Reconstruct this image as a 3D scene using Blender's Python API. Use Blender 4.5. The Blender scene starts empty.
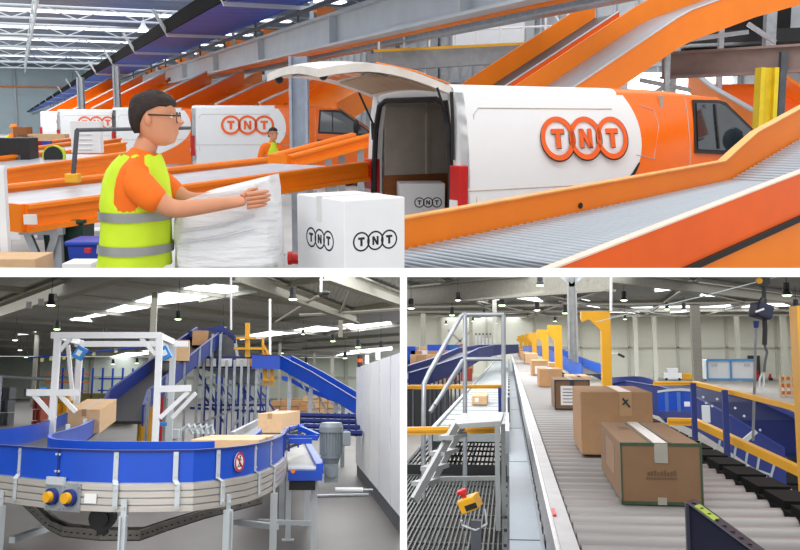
import bpy, bmesh, math, random
from mathutils import Vector, Matrix, Quaternion
random.seed(7)
C = bpy.context.scene.collection
PI = math.pi
F, CX, CY = 900.0, 403.5, 235.0        # focal length in pixels, principal point of the shifted lens

# ---------------------------------------------------------------- places
# The building is seen in section: an upper hall and two lower halls, parted by a floor slab and a partition wall.
class Hall:
    def __init__(s, yh, vp, H):
        t = (vp - CX) / F; q = -(yh - CY) / F
        U = Vector((0, -q, 1)).normalized(); Y = Vector((t, 1, q)).normalized(); X = Y.cross(U)
        s.R = Matrix((X, Y, U)).transposed(); s.H = H; s.objs = []
    def finish(s, W):
        s.M = W @ s.R.to_4x4() @ Matrix.Translation((0, 0, -s.H))
    def ray(s, px, py):
        return s.R.transposed() @ Vector(((px - CX) / F, 1, -(py - CY) / F))
    def at(s, px, py, Y):
        d = s.ray(px, py); return Vector((0, 0, s.H)) + d * (Y / d.y)
    def atz(s, px, py, z):
        d = s.ray(px, py); return Vector((0, 0, s.H)) + d * ((z - s.H) / d.z)
TOP = Hall(118, 403.5, 1.67)
BL = Hall(389, 295, 1.5)
BR = Hall(345, 509, 4.3)
W = Matrix.Translation((0, 0, BR.H)) @ BR.R.transposed().to_4x4()
for h in (TOP, BL, BR): h.finish(W)
cur = TOP
def P(px, py, Y): return cur.at(px, py, Y)
def PZ(px, py, z): return cur.atz(px, py, z)

# ---------------------------------------------------------------- materials
def lin(c):
    return tuple(((v/255)/12.92 if v/255 <= .04045 else ((v/255+.055)/1.055)**2.4) for v in c) + (1,)
_M = {}
def mat(name, rgb, rough=.55, metal=0., var=.10, scale=6., rgb2=None, emit=0, bump=0., spec=.5, stretch=None, wave=None, trans=0, ior=1.45, alpha=1):
    if name in _M: return _M[name]
    m = bpy.data.materials.new(name); m.use_nodes = True; nt = m.node_tree; N = nt.nodes; L = nt.links
    b = N['Principled BSDF']; b.inputs['Roughness'].default_value = rough; b.inputs['Metallic'].default_value = metal
    b.inputs['Specular IOR Level'].default_value = spec
    tc = N.new('ShaderNodeTexCoord'); vec = tc.outputs['Object']
    if stretch:
        mp = N.new('ShaderNodeMapping'); mp.inputs['Scale'].default_value = stretch; L.new(vec, mp.inputs['Vector']); vec = mp.outputs['Vector']
    nz = N.new('ShaderNodeTexNoise'); nz.inputs['Scale'].default_value = scale; nz.inputs['Detail'].default_value = 4
    L.new(vec, nz.inputs['Vector'])
    r = N.new('ShaderNodeValToRGB'); c = lin(rgb)
    if rgb2 is None: lo = tuple(v*(1-var) for v in c[:3])+(1,); hi = tuple(min(1, v*(1+var)) for v in c[:3])+(1,)
    else: lo, hi = c, lin(rgb2)
    r.color_ramp.elements[0].position = .3; r.color_ramp.elements[1].position = .7
    r.color_ramp.elements[0].color = lo; r.color_ramp.elements[1].color = hi
    L.new(nz.outputs['Fac'], r.inputs['Fac']); L.new(r.outputs['Color'], b.inputs['Base Color'])
    if wave:   # profiled sheet: relief only
        wv = N.new('ShaderNodeTexWave'); wv.bands_direction = wave[0]; wv.inputs['Scale'].default_value = wave[1]
        L.new(tc.outputs['Object'], wv.inputs['Vector'])
        bp = N.new('ShaderNodeBump'); bp.inputs['Strength'].default_value = wave[2]; bp.inputs['Distance'].default_value = .05
        L.new(wv.outputs['Fac'], bp.inputs['Height']); L.new(bp.outputs['Normal'], b.inputs['Normal'])
    elif bump:
        bp = N.new('ShaderNodeBump'); bp.inputs['Strength'].default_value = bump; bp.inputs['Distance'].default_value = .02
        L.new(nz.outputs['Fac'], bp.inputs['Height']); L.new(bp.outputs['Normal'], b.inputs['Normal'])
    if emit:
        b.inputs['Emission Color'].default_value = c; b.inputs['Emission Strength'].default_value = emit
    if trans: b.inputs['Transmission Weight'].default_value = trans; b.inputs['IOR'].default_value = ior
    if alpha < 1: b.inputs['Alpha'].default_value = alpha
    _M[name] = m; return m

# ---------------------------------------------------------------- mesh builder
class MB:
    def __init__(s): s.v = []; s.f = []; s.mi = []
    def add(s, vs, fs, m=0):
        n = len(s.v); s.v += [tuple(p) for p in vs]; s.f += [tuple(i+n for i in f) for f in fs]; s.mi += [m]*len(fs); return s
    def box(s, x0, x1, y0, y1, z0, z1, m=0, M=None):
        vs = [Vector((x, y, z)) for x in (x0, x1) for y in (y0, y1) for z in (z0, z1)]
        if M is not None: vs = [M @ p for p in vs]
        return s.add(vs, [(0,1,3,2),(4,6,7,5),(0,4,5,1),(2,3,7,6),(0,2,6,4),(1,5,7,3)], m)
    def cbox(s, c, sx, sy, sz, rz=0, m=0, R=None):
        M = Matrix.Translation(c) @ (R if R is not None else Matrix.Rotation(rz, 4, 'Z'))
        return s.box(-sx/2, sx/2, -sy/2, sy/2, -sz/2, sz/2, m, M)
    def bar(s, p, q, w, h, up=(0, 0, 1), m=0):   # box section running p -> q, w across, h along up
        p = Vector(p); q = Vector(q); d = (q-p).normalized(); up = Vector(up)
        if abs(d.dot(up)) > .99: up = Vector((0, 1, 0)) if abs(d.y) < .9 else Vector((1, 0, 0))
        a = d.cross(up).normalized()*w/2; b = a.cross(d).normalized()*h/2
        vs = [p-a-b, p+a-b, p+a+b, p-a+b, q-a-b, q+a-b, q+a+b, q-a+b]
        return s.add(vs, [(0,3,2,1),(4,5,6,7),(0,1,5,4),(1,2,6,5),(2,3,7,6),(3,0,4,7)], m)
    def ibeam(s, p, q, w, h, t=.04, m=0):
        p = Vector(p); q = Vector(q); z = Vector((0, 0, 1))
        s.bar(p+z*(h/2-t/2), q+z*(h/2-t/2), w, t, m=m); s.bar(p-z*(h/2-t/2), q-z*(h/2-t/2), w, t, m=m)
        return s.bar(p, q, t, h-2*t, m=m)
    def tube(s, pts, r, n=8, m=0, caps=True):
        pts = [Vector(p) for p in pts]; rs = r if isinstance(r, (list, tuple)) else [r]*len(pts)
        rings = []; prev = None
        for i, p in enumerate(pts):
            a = pts[max(i-1, 0)]; b = pts[min(i+1, len(pts)-1)]; d = (b-a).normalized()
            if prev is None:
                u = Vector((0, 0, 1)) if abs(d.z) < .9 else Vector((1, 0, 0)); x = d.cross(u).normalized()
            else: x = (prev - d*prev.dot(d)).normalized()
            prev = x; y = d.cross(x)
            rings.append([p + (x*math.cos(2*PI*k/n) + y*math.sin(2*PI*k/n))*rs[i] for k in range(n)])
        return s.loft(rings, m=m, caps=caps)
    def loft(s, rings, m=0, caps=True, closed=True):
        n = len(rings[0]); vs = [p for r in rings for p in r]; fs = []
        for i in range(len(rings)-1):
            for k in range(n if closed else n-1):
                k2 = (k+1) % n
                fs.append((i*n+k, i*n+k2, (i+1)*n+k2, (i+1)*n+k))
        if caps and closed: fs += [tuple(range(n))[::-1], tuple(range((len(rings)-1)*n, len(rings)*n))]
        return s.add(vs, fs, m)
    def prism(s, poly, off, m=0):                # planar polygon (3-D points) pushed by off
        off = Vector(off); a = [Vector(p) for p in poly]; n = len(a); vs = a + [p+off for p in a]
        fs = [tuple(range(n))[::-1], tuple(range(n, 2*n))] + [(i, (i+1) % n, n+(i+1) % n, n+i) for i in range(n)]
        return s.add(vs, fs, m)
    def ribbon(s, pts, z0, z1, t, m=0):          # upright strip along a plan path; z0, z1 heights above each point; t thickness to the left
        pts = [Vector(p) for p in pts]; A = []
        for i, p in enumerate(pts):
            d = pts[min(i+1, len(pts)-1)] - pts[max(i-1, 0)]; d.z = 0; d.normalize(); nrm = Vector((-d.y, d.x, 0))
            A.append([p+Vector((0, 0, z0)), p+Vector((0, 0, z1)), p+nrm*t+Vector((0, 0, z1)), p+nrm*t+Vector((0, 0, z0))])
        return s.loft(A, m=m)
    def disc(s, c, nrm, r, t, n=24, m=0, r2=None):
        c = Vector(c); nrm = Vector(nrm).normalized()
        return s.tube([c, c+nrm*t], [r, r if r2 is None else r2], n, m)
    def annulus(s, c, ux, uy, r0, r1, t, n=36, m=0):
        c = Vector(c); ux = Vector(ux); uy = Vector(uy); nn = ux.cross(uy).normalized()*t; rings = []
        for k in range(n+1):
            e = ux*math.cos(2*PI*k/n) + uy*math.sin(2*PI*k/n)
            rings.append([c+e*r0, c+e*r1, c+e*r1+nn, c+e*r0+nn])
        return s.loft(rings, m=m, caps=False)
    def ball(s, c, r, n=14, m=0, sc=(1, 1, 1)):
        c = Vector(c); R = []
        for i in range(n//2+1):
            th = PI*i/(n//2); rr = max(math.sin(th), .02)
            R.append([c+Vector((sc[0]*r*rr*math.cos(2*PI*k/n), sc[1]*r*rr*math.sin(2*PI*k/n), -sc[2]*r*math.cos(th))) for k in range(n)])
        return s.loft(R, m=m)
    def build(s, name, mats, parent=None, smooth=False, bevel=0, fix=True):
        me = bpy.data.meshes.new(name)
        inv = parent['_inv'] if parent is not None else None
        vs = s.v
        if parent is not None:
            Mi = MI[parent.name]; vs = [Mi @ Vector(p) for p in s.v]
        me.from_pydata([tuple(p) for p in vs], [], s.f)
        for q in (mats if isinstance(mats, (list, tuple)) else [mats]): me.materials.append(q)
        for p, i in zip(me.polygons, s.mi): p.material_index = i
        bm = bmesh.new(); bm.from_mesh(me)
        if fix: bmesh.ops.recalc_face_normals(bm, faces=bm.faces)
        if bevel:
            bmesh.ops.remove_doubles(bm, verts=bm.verts, dist=1e-5)
            es = [e for e in bm.edges if len(e.link_faces) == 2 and e.calc_face_angle(0) > .5]
            bmesh.ops.bevel(bm, geom=es, offset=bevel, segments=2, affect='EDGES', profile=.5, clamp_overlap=True)
        bm.to_mesh(me); bm.free()
        if smooth: me.polygons.foreach_set('use_smooth', [True]*len(me.polygons)); me.set_sharp_from_angle(angle=.7)
        o = bpy.data.objects.new(name, me); C.objects.link(o)
        if parent is not None: o.parent = parent; MI[o.name] = MI[parent.name]
        else: cur.objs.append(o); MI[o.name] = Matrix()
        return o
MI = {}
_old_get = None
class _NoInv: pass
def thing(name, label, cat, loc=(0, 0, 0), rz=0, group=None):
    o = bpy.data.objects.new(name, None); C.objects.link(o); o.empty_display_size = .1
    o.location = loc; o.rotation_euler = (0, 0, rz); o['label'] = label; o['category'] = cat; o['_inv'] = 0
    if group: o['group'] = group
    MI[o.name] = (Matrix.Translation(loc) @ Matrix.Rotation(rz, 4, 'Z')).inverted()
    cur.objs.append(o); return o
def tag(o, label=None, cat=None, group=None, kind=None):
    if label: o['label'] = label
    if cat: o['category'] = cat
    if group: o['group'] = group
    if kind: o['kind'] = kind
    return o
def struct(o): o['kind'] = 'structure'; return o
def kids(o): return [c for c in C.objects if c.parent == o]
_KC = {}
def tree(o, parent):
    c = o.copy(); C.objects.link(c)
    if parent is not None: c.parent = parent
    for ch in (_KC[o.name] if o.name in _KC else kids(o)): tree(ch, c)
    return c
def dup(root, loc=None, rz=None, label=None, group=None, sc=None):
    c = tree(root, None); cur.objs.append(c)
    if loc is not None: c.location = loc
    if rz is not None: c.rotation_euler = (0, 0, rz)
    if sc is not None: c.scale = sc if isinstance(sc, tuple) else (sc,)*3
    if label: c['label'] = label
    if group: c['group'] = group
    return c
def sub(o):     # lets a part be the parent of sub-parts
    o['_inv'] = 0; return o
def one(name, mb, m, label, cat, group=None, smooth=False, bevel=0):
    return tag(mb.build(name, m, None, smooth, bevel), label, cat, group)
def spline(pts, n=8):
    pts = [Vector(p) for p in pts]; out = []
    for i in range(len(pts)-1):
        p0 = pts[max(i-1, 0)]; p1 = pts[i]; p2 = pts[i+1]; p3 = pts[min(i+2, len(pts)-1)]
        for k in range(n):
            t = k/n
            out.append(.5*((2*p1)+(p2-p0)*t+(2*p0-5*p1+4*p2-p3)*t*t+(3*p1-p0-3*p2+p3)*t**3))
    return out + [pts[-1]]

# ---------------------------------------------------------------- lettering
def put_letter(mb, ch, c, ux, uy, h, t, m=0):
    c = Vector(c); ux = Vector(ux); uy = Vector(uy); nn = ux.cross(uy).normalized()*t
    def poly(ps): mb.prism([c+ux*x*h+uy*y*h for x, y in ps], nn, m)
    if ch == 'T': poly([(-.42,.5),(-.42,.24),(.42,.24),(.42,.5)]); poly([(-.14,.24),(-.14,-.5),(.14,-.5),(.14,.24)])
    if ch == 'N':
        poly([(-.42,-.5),(-.18,-.5),(-.18,.5),(-.42,.5)]); poly([(.18,-.5),(.42,-.5),(.42,.5),(.18,.5)])
        poly([(-.42,.5),(.16,-.5),(.42,-.5),(-.16,.5)])
def ring_logo(name, c, ux, uy, r, parent, m_ring, m_edge=None, t=.003, thick=.2, off=0):
    c = Vector(c); ux = Vector(ux).normalized(); uy = Vector(uy).normalized(); nn = ux.cross(uy)
    mb = MB()
    for k, ch in enumerate('TNT'):
        cc = c + ux*(k-1)*r*1.68
        if m_edge:
            mb.annulus(cc-nn*t*.4-uy*r*.03+ux*r*.02, ux, uy, r*.9, r*1.035, t*.9, m=1)
            put_letter(mb, ch, cc-nn*t*.4+ux*.04*r-uy*.03*r, ux, uy, r*.88, t*1.1, 1)
        mb.annulus(cc, ux, uy, r*(1-thick), r, t)
        put_letter(mb, ch, cc, ux, uy, r*.88, t*1.6)
    return mb.build(name, [m_ring, m_edge] if m_edge else [m_ring], parent)

# ---------------------------------------------------------------- shared materials
white_paint = mat('white_plaster', (250, 250, 250), .8, var=.01)
orange = mat('orange_steel', (255, 134, 14), .38, var=.05, scale=3)
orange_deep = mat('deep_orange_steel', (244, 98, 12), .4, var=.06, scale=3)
steel = mat('galvanised_steel', (168, 174, 180), .38, .55, var=.15, scale=9)
steel_lt = mat('light_grey_steel', (196, 203, 207), .5, .1, var=.05, scale=2)
steel_dk = mat('dark_grey_steel', (84, 88, 94), .5, .3, var=.15)
alu = mat('brushed_aluminium', (205, 206, 208), .32, .7, var=.08, scale=5, stretch=(1, 1, 14))
roller_m = mat('roller_steel', (168, 176, 184), .42, .45, var=.06)
black_rub = mat('black_rubber', (24, 24, 27), .6, var=.2)
black_pl = mat('black_plastic', (30, 31, 34), .45, var=.1)
card = mat('brown_cardboard', (190, 146, 104), .85, var=.05, scale=14)
card2 = mat('pale_cardboard', (214, 178, 138), .85, var=.05, scale=14)
card_w = mat('white_cardboard', (240, 241, 243), .7, var=.015, scale=10)
tape = mat('packing_tape', (176, 140, 100), .3, var=.06)
tape_w = mat('clear_tape', (150, 146, 136), .25, var=.08)
paper = mat('white_paper', (236, 236, 234), .8, var=.02)
ink = mat('black_ink', (22, 22, 24), .6, var=.1)
blue = mat('blue_steel', (20, 76, 192), .34, var=.07, scale=3)
blue_dk = mat('dark_blue_steel', (22, 44, 120), .5, var=.1, scale=3)
yellow = mat('yellow_steel', (228, 166, 22), .42, var=.06, scale=3)
white_steel = mat('white_powder_coat', (238, 240, 242), .4, var=.02)
wood = mat('plywood', (150, 92, 48), .7, var=.12, scale=4, stretch=(1, 8, 8))
glass_dk = mat('tinted_glass', (34, 42, 48), .06, var=.1, spec=.9)
red = mat('red_plastic', (196, 24, 26), .35, var=.08)
lamp_on = mat('lit_lamp', (232, 255, 214), emit=6)
sky_on = mat('daylight_panel', (246, 250, 255), emit=3.2)
green_dk = mat('dark_green_plastic', (16, 52, 40), .5)
blue_pl = mat('blue_plastic', (22, 62, 170), .4)
# ================================================================ UPPER HALL
cur = TOP
D1 = Vector((-.392, .920, 0)).normalized(); D2 = Vector((D1.y, -D1.x, 0))
def AB(a, b, z): return D2*a + D1*b + Vector((0, 0, z))
concrete = mat('pale_concrete_floor', (196, 196, 192), .5, var=.08, scale=1.2)
roof_m = mat('roof_sheet_bluish', (112, 120, 134), .6, var=.18, scale=.35, wave=('X', .8, .3))
clad = mat('white_wall_cladding', (208, 214, 218), .6, var=.03, scale=.5, wave=('DIAGONAL', 1.2, .5))
clad_far = mat('grey_green_cladding', (190, 208, 214), .6, var=.05, scale=.3)
# setting
m = MB(); m.add([AB(-80, -2, 0), AB(40, -2, 0), AB(40, 112, 0), AB(-80, 112, 0)], [(0,1,2,3)]); m.v += [(x, y, z-.3) for x, y, z in m.v[:4]]; m.f += [(4,7,6,5),(0,4,5,1),(1,5,6,2),(2,6,7,3),(3,7,4,0)]; m.mi += [0]*5
struct(m.build('floor', concrete))
m = MB(); m.bar(AB(-80, 111, 3.8), AB(24.5, 111, 3.8), .3, 7.6)
for z in (2.2, 4.2): m.bar(AB(-80, 110.8, z), AB(24, 110.8, z), .2, .12, m=1)
for k in range(-12, 5): m.bar(AB(k*6, 110.7, 3.6), AB(k*6, 110.7, 3.61), .1, .1, m=1); m.bar(AB(k*6, 110.75, 0), AB(k*6, 110.75, 7), .25, .25, m=1)
m.bar(AB(-60, 110.6, 5.1), AB(20, 110.6, 5.1), .1, .16, m=2)
struct(m.build('wall_back', [clad_far, steel_lt, orange]))
RW = 16.2
m = MB(); m.bar(AB(RW, 8, 4.2), AB(RW, 111, 4.2), .3, 8.4)
for z in (3.1, 4.4, 5.7): m.bar(AB(RW-.2, 8, z), AB(RW-.2, 111, z), .12, .1, m=1)
for k in range(40): m.bar(AB(RW-.22, 10+k*1.0, 0), AB(RW-.22, 10+k*1.0, 7.4), .07, .07, m=1)
for k in range(12): m.bar(AB(RW-.35, 11.5+k*7.5, 0), AB(RW-.35, 11.5+k*7.5, 7.4), .3, .3, m=1)
struct(m.build('wall_right', [clad, steel_lt]))
m = MB(); m.bar(AB(-46, 10, 4), AB(-46, 111, 4), .3, 8); struct(m.build('wall_left', clad_far))
m = MB(); m.prism([AB(-46, 8, 7.4), AB(RW, 8, 7.4), AB(RW, 111, 7.4), AB(-46, 111, 7.4)], (0, 0, .2)); struct(m.build('ceiling', roof_m))
# skylight strips and roof steel
t = [45, 60.5, 72, 83, 97]
for k in range(9):
    b = 24 + k*9.6
    m = MB(); m.bar(AB(-45, b, 7.33), AB(RW-1, b, 7.33), .85, .06); o = m.build('roof_light', sky_on)
    tag(o, 'long bright skylight strip across the grey hall roof', 'skylight', 'skylight strips of the upper hall'); 
for k in range(9):
    b = 19.5 + k*9.6
    m = MB()
    m.tube([AB(-45, b, 7.1), AB(RW-.5, b, 7.1)], .06, 6); m.tube([AB(-45, b, 6.5), AB(RW-.5, b, 6.5)], .06, 6)
    a = -45
    while a < RW-3:
        m.tube([AB(a, b, 6.5), AB(a+1.5, b, 7.1), AB(a+3, b, 6.5)], .035, 5); a += 3
    one('roof_truss', m, steel_lt, 'light steel lattice truss crossing under the skylit roof', 'truss', 'cross trusses of the upper hall')
for a in (-32, -20, -8, 1, 9.5):
    m = MB(); m.tube([AB(a, 14, 6.35), AB(a, 110, 6.35)], .07, 6); m.tube([AB(a, 14, 7.15), AB(a, 110, 7.15)], .07, 6)
    b = 14
    while b < 108: m.tube([AB(a, b, 7.15), AB(a, b+2.4, 6.35), AB(a, b+4.8, 7.15)], .04, 5); b += 4.8
    one('long_truss', m, steel_dk if a == -8 else steel_lt, 'long lattice truss running the length of the hall roof', 'truss', 'lengthwise trusses of the upper hall')
for k in range(14):
    p = AB(-26+(k % 5)*8, 30+(k//5)*17, 6.2)
    tl = thing('high_bay_lamp', 'small high bay lamp hanging among the roof trusses', 'lamp', p, 0, 'high bay lamps of the upper hall')
    q = MB(); q.tube([p+Vector((0,0,.5)), p+Vector((0,0,.12))], .02, 6); q.tube([p+Vector((0,0,.15)), p, p-Vector((0,0,.2))], [.08, .14, .3], 10); q.build('shade', steel_lt, tl)
    q = MB(); q.disc(p-Vector((0,0,.2)), (0,0,-1), .24, .03, 12); q.build('bulb', lamp_on, tl)

# overhead steel beam
tb = thing('overhead_beam', 'long pale grey steel beam sloping across the hall above the van', 'beam', AB(7.23, 11, 3.4))
def KB(a, b, z):     # level and straight up to b=50, then drawn in and down towards the far end
    k = 1 if b <= 50 else 1-(b-50)/60*.8
    return AB(a*k, b, 1.67+(z-1.67)*k)
def kbeam(a0, a1, z0, z1, b0=9, b1=109):
    m = MB(); m.loft([[KB(a0, b, z0), KB(a0, b, z1), KB(a1, b, z1), KB(a1, b, z0)] for b in (b0, 50, 70, 90, b1)]); return m
kbeam(7.2, 7.26, 3.46, 4.1).build('web', steel_lt, tb)
kbeam(7.03, 7.43, 4.1, 4.17).build('flange', steel_lt, tb); kbeam(7.03, 7.43, 3.4, 3.46).build('flange', steel_lt, tb)
kbeam(7.4, 7.45, 3.34, 3.4).build('edge_strip', orange, tb)
for k in range(5):
    m = MB(); b = 14+k*7; m.bar(AB(7.1, b, 3.78), AB(7.1, b+.06, 3.78), .2, .62); m.build('joint_plate', steel_lt, tb)
m = MB(); m.ibeam(AB(8.3, 9, 3.5), AB(8.3, 60, 3.5), .3, .24); one('secondary_beam', m, steel, 'darker grey steel beam right behind the long pale beam', 'beam')
# columns
def column(px, Y, w, z1, lab, mt=None):
    p = P(px, 118, Y); m = MB(); tc_ = thing('steel_column', lab, 'column', (p.x, p.y, 0))
    m = MB(); m.ibeam((0,0,0),(0,0,.01),.1,.1)
    m = MB(); m.box(p.x-w/2, p.x+w/2, p.y-.04, p.y+.04, 0, z1); m.box(p.x-w/2, p.x-w/2+.06, p.y-w/2, p.y+w/2, 0, z1); m.box(p.x+w/2-.06, p.x+w/2, p.y-w/2, p.y+w/2, 0, z1)
    m.build('shaft', mt or steel_lt, tc_)
    m = MB(); m.box(p.x-w*.8, p.x+w*.8, p.y-w*.8, p.y+w*.8, 0, .05); m.build('base_plate', mt or steel_lt, tc_)
    return tc_
column(299.5, 20, .4, 3.0, 'pale grey steel column standing left of the open van', mat('pale_blue_steel', (176, 188, 204), .5, .1))
column(118, 30, .2, 3.35, 'grey steel column far behind the worker\'s back', steel)
column(82, 38, .25, 3.35, 'grey column far off, between distant white vans', steel)

# blue covered belt overhead
belt_blue = mat('blue_belt_underside', (58, 92, 190), .55, var=.12, scale=2, wave=('Y', .9, .6))
tb = thing('overhead_belt', 'dark blue covered belt conveyor hung high along the hall', 'conveyor', AB(5.9, 14, 4.6))
kbeam(4.93, 6.87, 4.6, 4.65, 12).build('belt', belt_blue, tb)
kbeam(4.87, 4.93, 4.57, 5.03, 12).build('side_skirt', mat('black_skirt', (10, 10, 12), .9, spec=.1), tb)
kbeam(6.87, 6.93, 4.57, 5.03, 12).build('side_skirt', belt_blue, tb)
for k in range(14):
    b = 13.7+k*9.3 if k < 4 else 50.9+(k-4)*6
    if b > 106: break
    q = 1 if b <= 50 else 1-(b-50)/60*.8; m = MB()
    m.bar(KB(4.45, b, 5.35), KB(4.95, b, 4.5), .08*q, .11*q); m.bar(KB(4.9, b, 4.5), KB(7.25, b, 4.5), .08*q, .1*q); m.bar(KB(7.2, b, 4.15), KB(7.2, b, 4.75), .1*q, .1*q, up=(0,1,0))
    m.build('hanger', steel_lt, tb)
m = MB()
for k in range(18): m.bar(KB(6.9, 14+k*4.6, 4.15), KB(6.9, 14+k*4.6, 4.6), .06, .06)
m.bar(KB(6.7, 12, 4.3), KB(6.7, 50, 4.3), .08, .08); m.bar(KB(6.7, 50, 4.3), KB(6.7, 90, 4.3), .05, .05); m.build('support_rail', steel_dk, tb)
tb2 = thing('upper_side_belt', 'orange sided belts seen in the gap between blue belt and pale beam', 'conveyor', AB(9, 18, 5))
for k in range(9): m = MB(); m.bar(AB(9.2, 22+k*7, 5.0+.15*(k%2)), AB(11.5, 25+k*7, 5.2+.15*(k%2)), .12, .4); m.build('side_plate', orange, tb2)
m = MB()
for k in range(9): m.bar(AB(9.2, 22+k*7, 3.4), AB(9.2, 22+k*7, 5.1), .12, .12)
m.bar(AB(9.4, 20, 4.7), AB(9.4, 80, 4.7), .2, .15); m.build('frame', steel_dk, tb2)

# ---------------------------------------------------------------- inclined orange chutes
def chute(name, pts, w, h, lab, side=1, legs=True, bed_m=None, group=None, hr=None):
    """U-shaped chute; pts run up the middle of the bed"""
    pts = [Vector(p) for p in pts]; t = thing(name, lab, 'chute', (pts[0].x, pts[0].y, 0), 0, group)
    d = (pts[-1]-pts[0]); d.z = 0; d.normalize(); n = Vector((d.y, -d.x, 0))
    def strip(off, z0, z1, th):
        m = MB(); rings = []
        for p in pts:
            c = p+n*off; rings.append([c+Vector((0,0,z0))-n*th/2, c+Vector((0,0,z1))-n*th/2, c+Vector((0,0,z1))+n*th/2, c+Vector((0,0,z0))+n*th/2])
        return m.loft(rings)
    m = MB(); m.loft([[p-n*w/2-Vector((0,0,.06)), p-n*w/2, p+n*w/2, p+n*w/2-Vector((0,0,.06))] for p in pts]); m.build('bed', bed_m or roller_m, t)
    strip(-w/2, -.15, h, .05).build('side_plate', orange, t); strip(w/2, -.15, hr or h, .05).build('side_plate', orange, t)
    for s, hh in ((-1, h), (1, hr or h)): strip(s*w/2, hh, hh+.03, .12).build('rim', steel_lt if s < 0 else orange, t)
    if legs:
        for p in pts[1:]:
            for s in (-1, 1):
                c = p+n*s*w/2; m = MB(); m.bar((c.x, c.y, 0), (c.x, c.y, c.z-.1), .09, .09); m.build('leg', steel, t)
    return t
def side_chute(lab, px, py, Y, th, run, w, up_far, dn_near, up_near=.03, bed_m=None, near_m=None):
    """near plate's bed line starts at (px,py,Y); run = list of (length, slope)"""
    e = Vector((math.cos(th), math.sin(th), 0)); n = Vector((-e.y, e.x, 0)); p = P(px, py, Y)+Vector((0,0,-up_near)); pts = [p-e*1.2-Vector((0,0,1.2*run[0][1]))]+[p]
    for L, sl in run: p = p+e*L+Vector((0,0,L*sl)); pts.append(p)
    t = thing('inclined_chute', lab, 'chute', (pts[0].x, pts[0].y, 0)); z = Vector((0,0,1))
    m = MB(); m.loft([[q, q+n*w, q+n*w-z*.05, q-z*.05] for q in pts]); m.build('bed', bed_m or roller_m, t)
    m = MB(); m.loft([[q-z*dn_near, q+z*up_near, q+z*up_near-n*.03, q-z*dn_near-n*.03] for q in pts]); m.build('side_plate', near_m or orange, t)
    m = MB(); m.loft([[q+n*w-z*.1, q+n*w+z*up_far, q+n*(w+.03)+z*up_far, q+n*(w+.03)-z*.1] for q in pts]); m.build('side_plate', orange, t)
    m = MB(); m.loft([[q+z*up_near-n*.05, q+z*(up_near+.012)-n*.05, q+z*(up_near+.012)+n*.02, q+z*up_near+n*.02] for q in pts]); m.build('rim', steel_lt, t)
    for q in pts[1::2]:
        for k in (w*.5,): c = q+n*k-z*.3; m = MB(); m.bar((c.x, c.y, 0), c, .08, .08); m.build('leg', steel, t)
    return t
side_chute('big orange chute with silver bed climbing over the van roof to upper right', 578, 84, 13.4, math.radians(20), [(1.68, .6), (.25, .5), (1.2, .34), (1.6, .26)], 1.05, .33, .44)
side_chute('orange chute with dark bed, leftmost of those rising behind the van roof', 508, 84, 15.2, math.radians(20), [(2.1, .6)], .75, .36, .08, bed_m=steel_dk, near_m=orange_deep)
# distant chutes between beam and vans
k = 0
for px, Y, w in ((150, 34, 2.2), (196, 31, 2.4), (236, 28, 2.4), (283, 26, 2.2), (330, 24, 2.2), (122, 42, 2.2), (92, 50, 2.4)):
    chute('distant_chute', [P(px-32, 122, Y), P(px+38, 84, Y+5)], w, .5, 'orange chute rising far behind the parked vans and under the long beam', group='orange chutes behind the parked vans', bed_m=orange)
# right-hand dark bay
m = MB(); m.ibeam(P(662, 66, 15.5), P(860, 55, 14), .3, .44); one('bay_beam', m, mat('brown_grey_steel', (146, 124, 118), .5), 'brownish grey steel beam crossing the dark bay above the van cab', 'beam')
m = MB(); a = P(690, 44, 19); b = P(900, 36, 19); m.prism([a, b, b+Vector((0,4,0)), a+Vector((0,4,0))], (0,0,.25)); one('mezzanine_deck', m, black_pl, 'dark underside of a mezzanine deck beyond the big chute', 'platform')  # deck coloured black for the shade on its underside
m = MB(); a = P(684, 40, 20.6); m.box(a.x, a.x+8, 20.6, 20.8, 2.95, 4.3); one('bay_shade_sheet', m, mat('bay_shade_dark', (38, 34, 34), .8), 'dark sheet added as the deep shade behind the brownish beam', 'backdrop')  # dark sheet stands in for the black shadow in the bay
for i, (px, w) in enumerate(((672, .16), (720, .1), (768, .2))):
    p = P(px, 60, 18.5); m = MB(); m.box(p.x-w/2, p.x+w/2, p.y-w/2, p.y+w/2, 0, 4.3); one('bay_post', m, steel, ['grey post rising from behind the van cab roof', 'thin grey post in the dark bay', 'thick bracketed grey post near the right edge'][i], 'post')
for i, (a, b) in enumerate((((686, 20), (748, 24)), ((640, 60), (690, 82)), ((672, 62), (650, 88)), ((748, 4), (775, 34)))):
    m = MB(); m.bar(P(a[0], a[1]+20, 17.5), P(b[0], b[1]+8, 17.5), .08, .08); one('bay_brace', m, steel, ['upper brace under the big chute', 'diagonal brace left under the big chute', 'short brace leaning left by the chute leg', 'brace near the top right corner'][i]+', thin grey steel', 'brace')
p = P(765, 110, 13.4); m = MB(); m.ibeam((0,0,0),(0,0,1),.1,.1)
t = thing('yellow_column', 'yellow steel column behind the van cab at right', 'column', (p.x, p.y, 0))
m = MB(); m.box(p.x-.13, p.x-.07, p.y-.12, p.y+.12, 0, 2.4); m.box(p.x+.07, p.x+.13, p.y-.12, p.y+.12, 0, 2.4); m.box(p.x-.08, p.x+.08, p.y-.02, p.y+.02, 0, 2.4); m.build('shaft', mat('bright_yellow', (226, 200, 30), .5), t)
m = MB(); m.box(p.x-.2, p.x+.2, p.y-.2, p.y+.2, 0, .03); m.build('base_plate', steel_dk, t)
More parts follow.
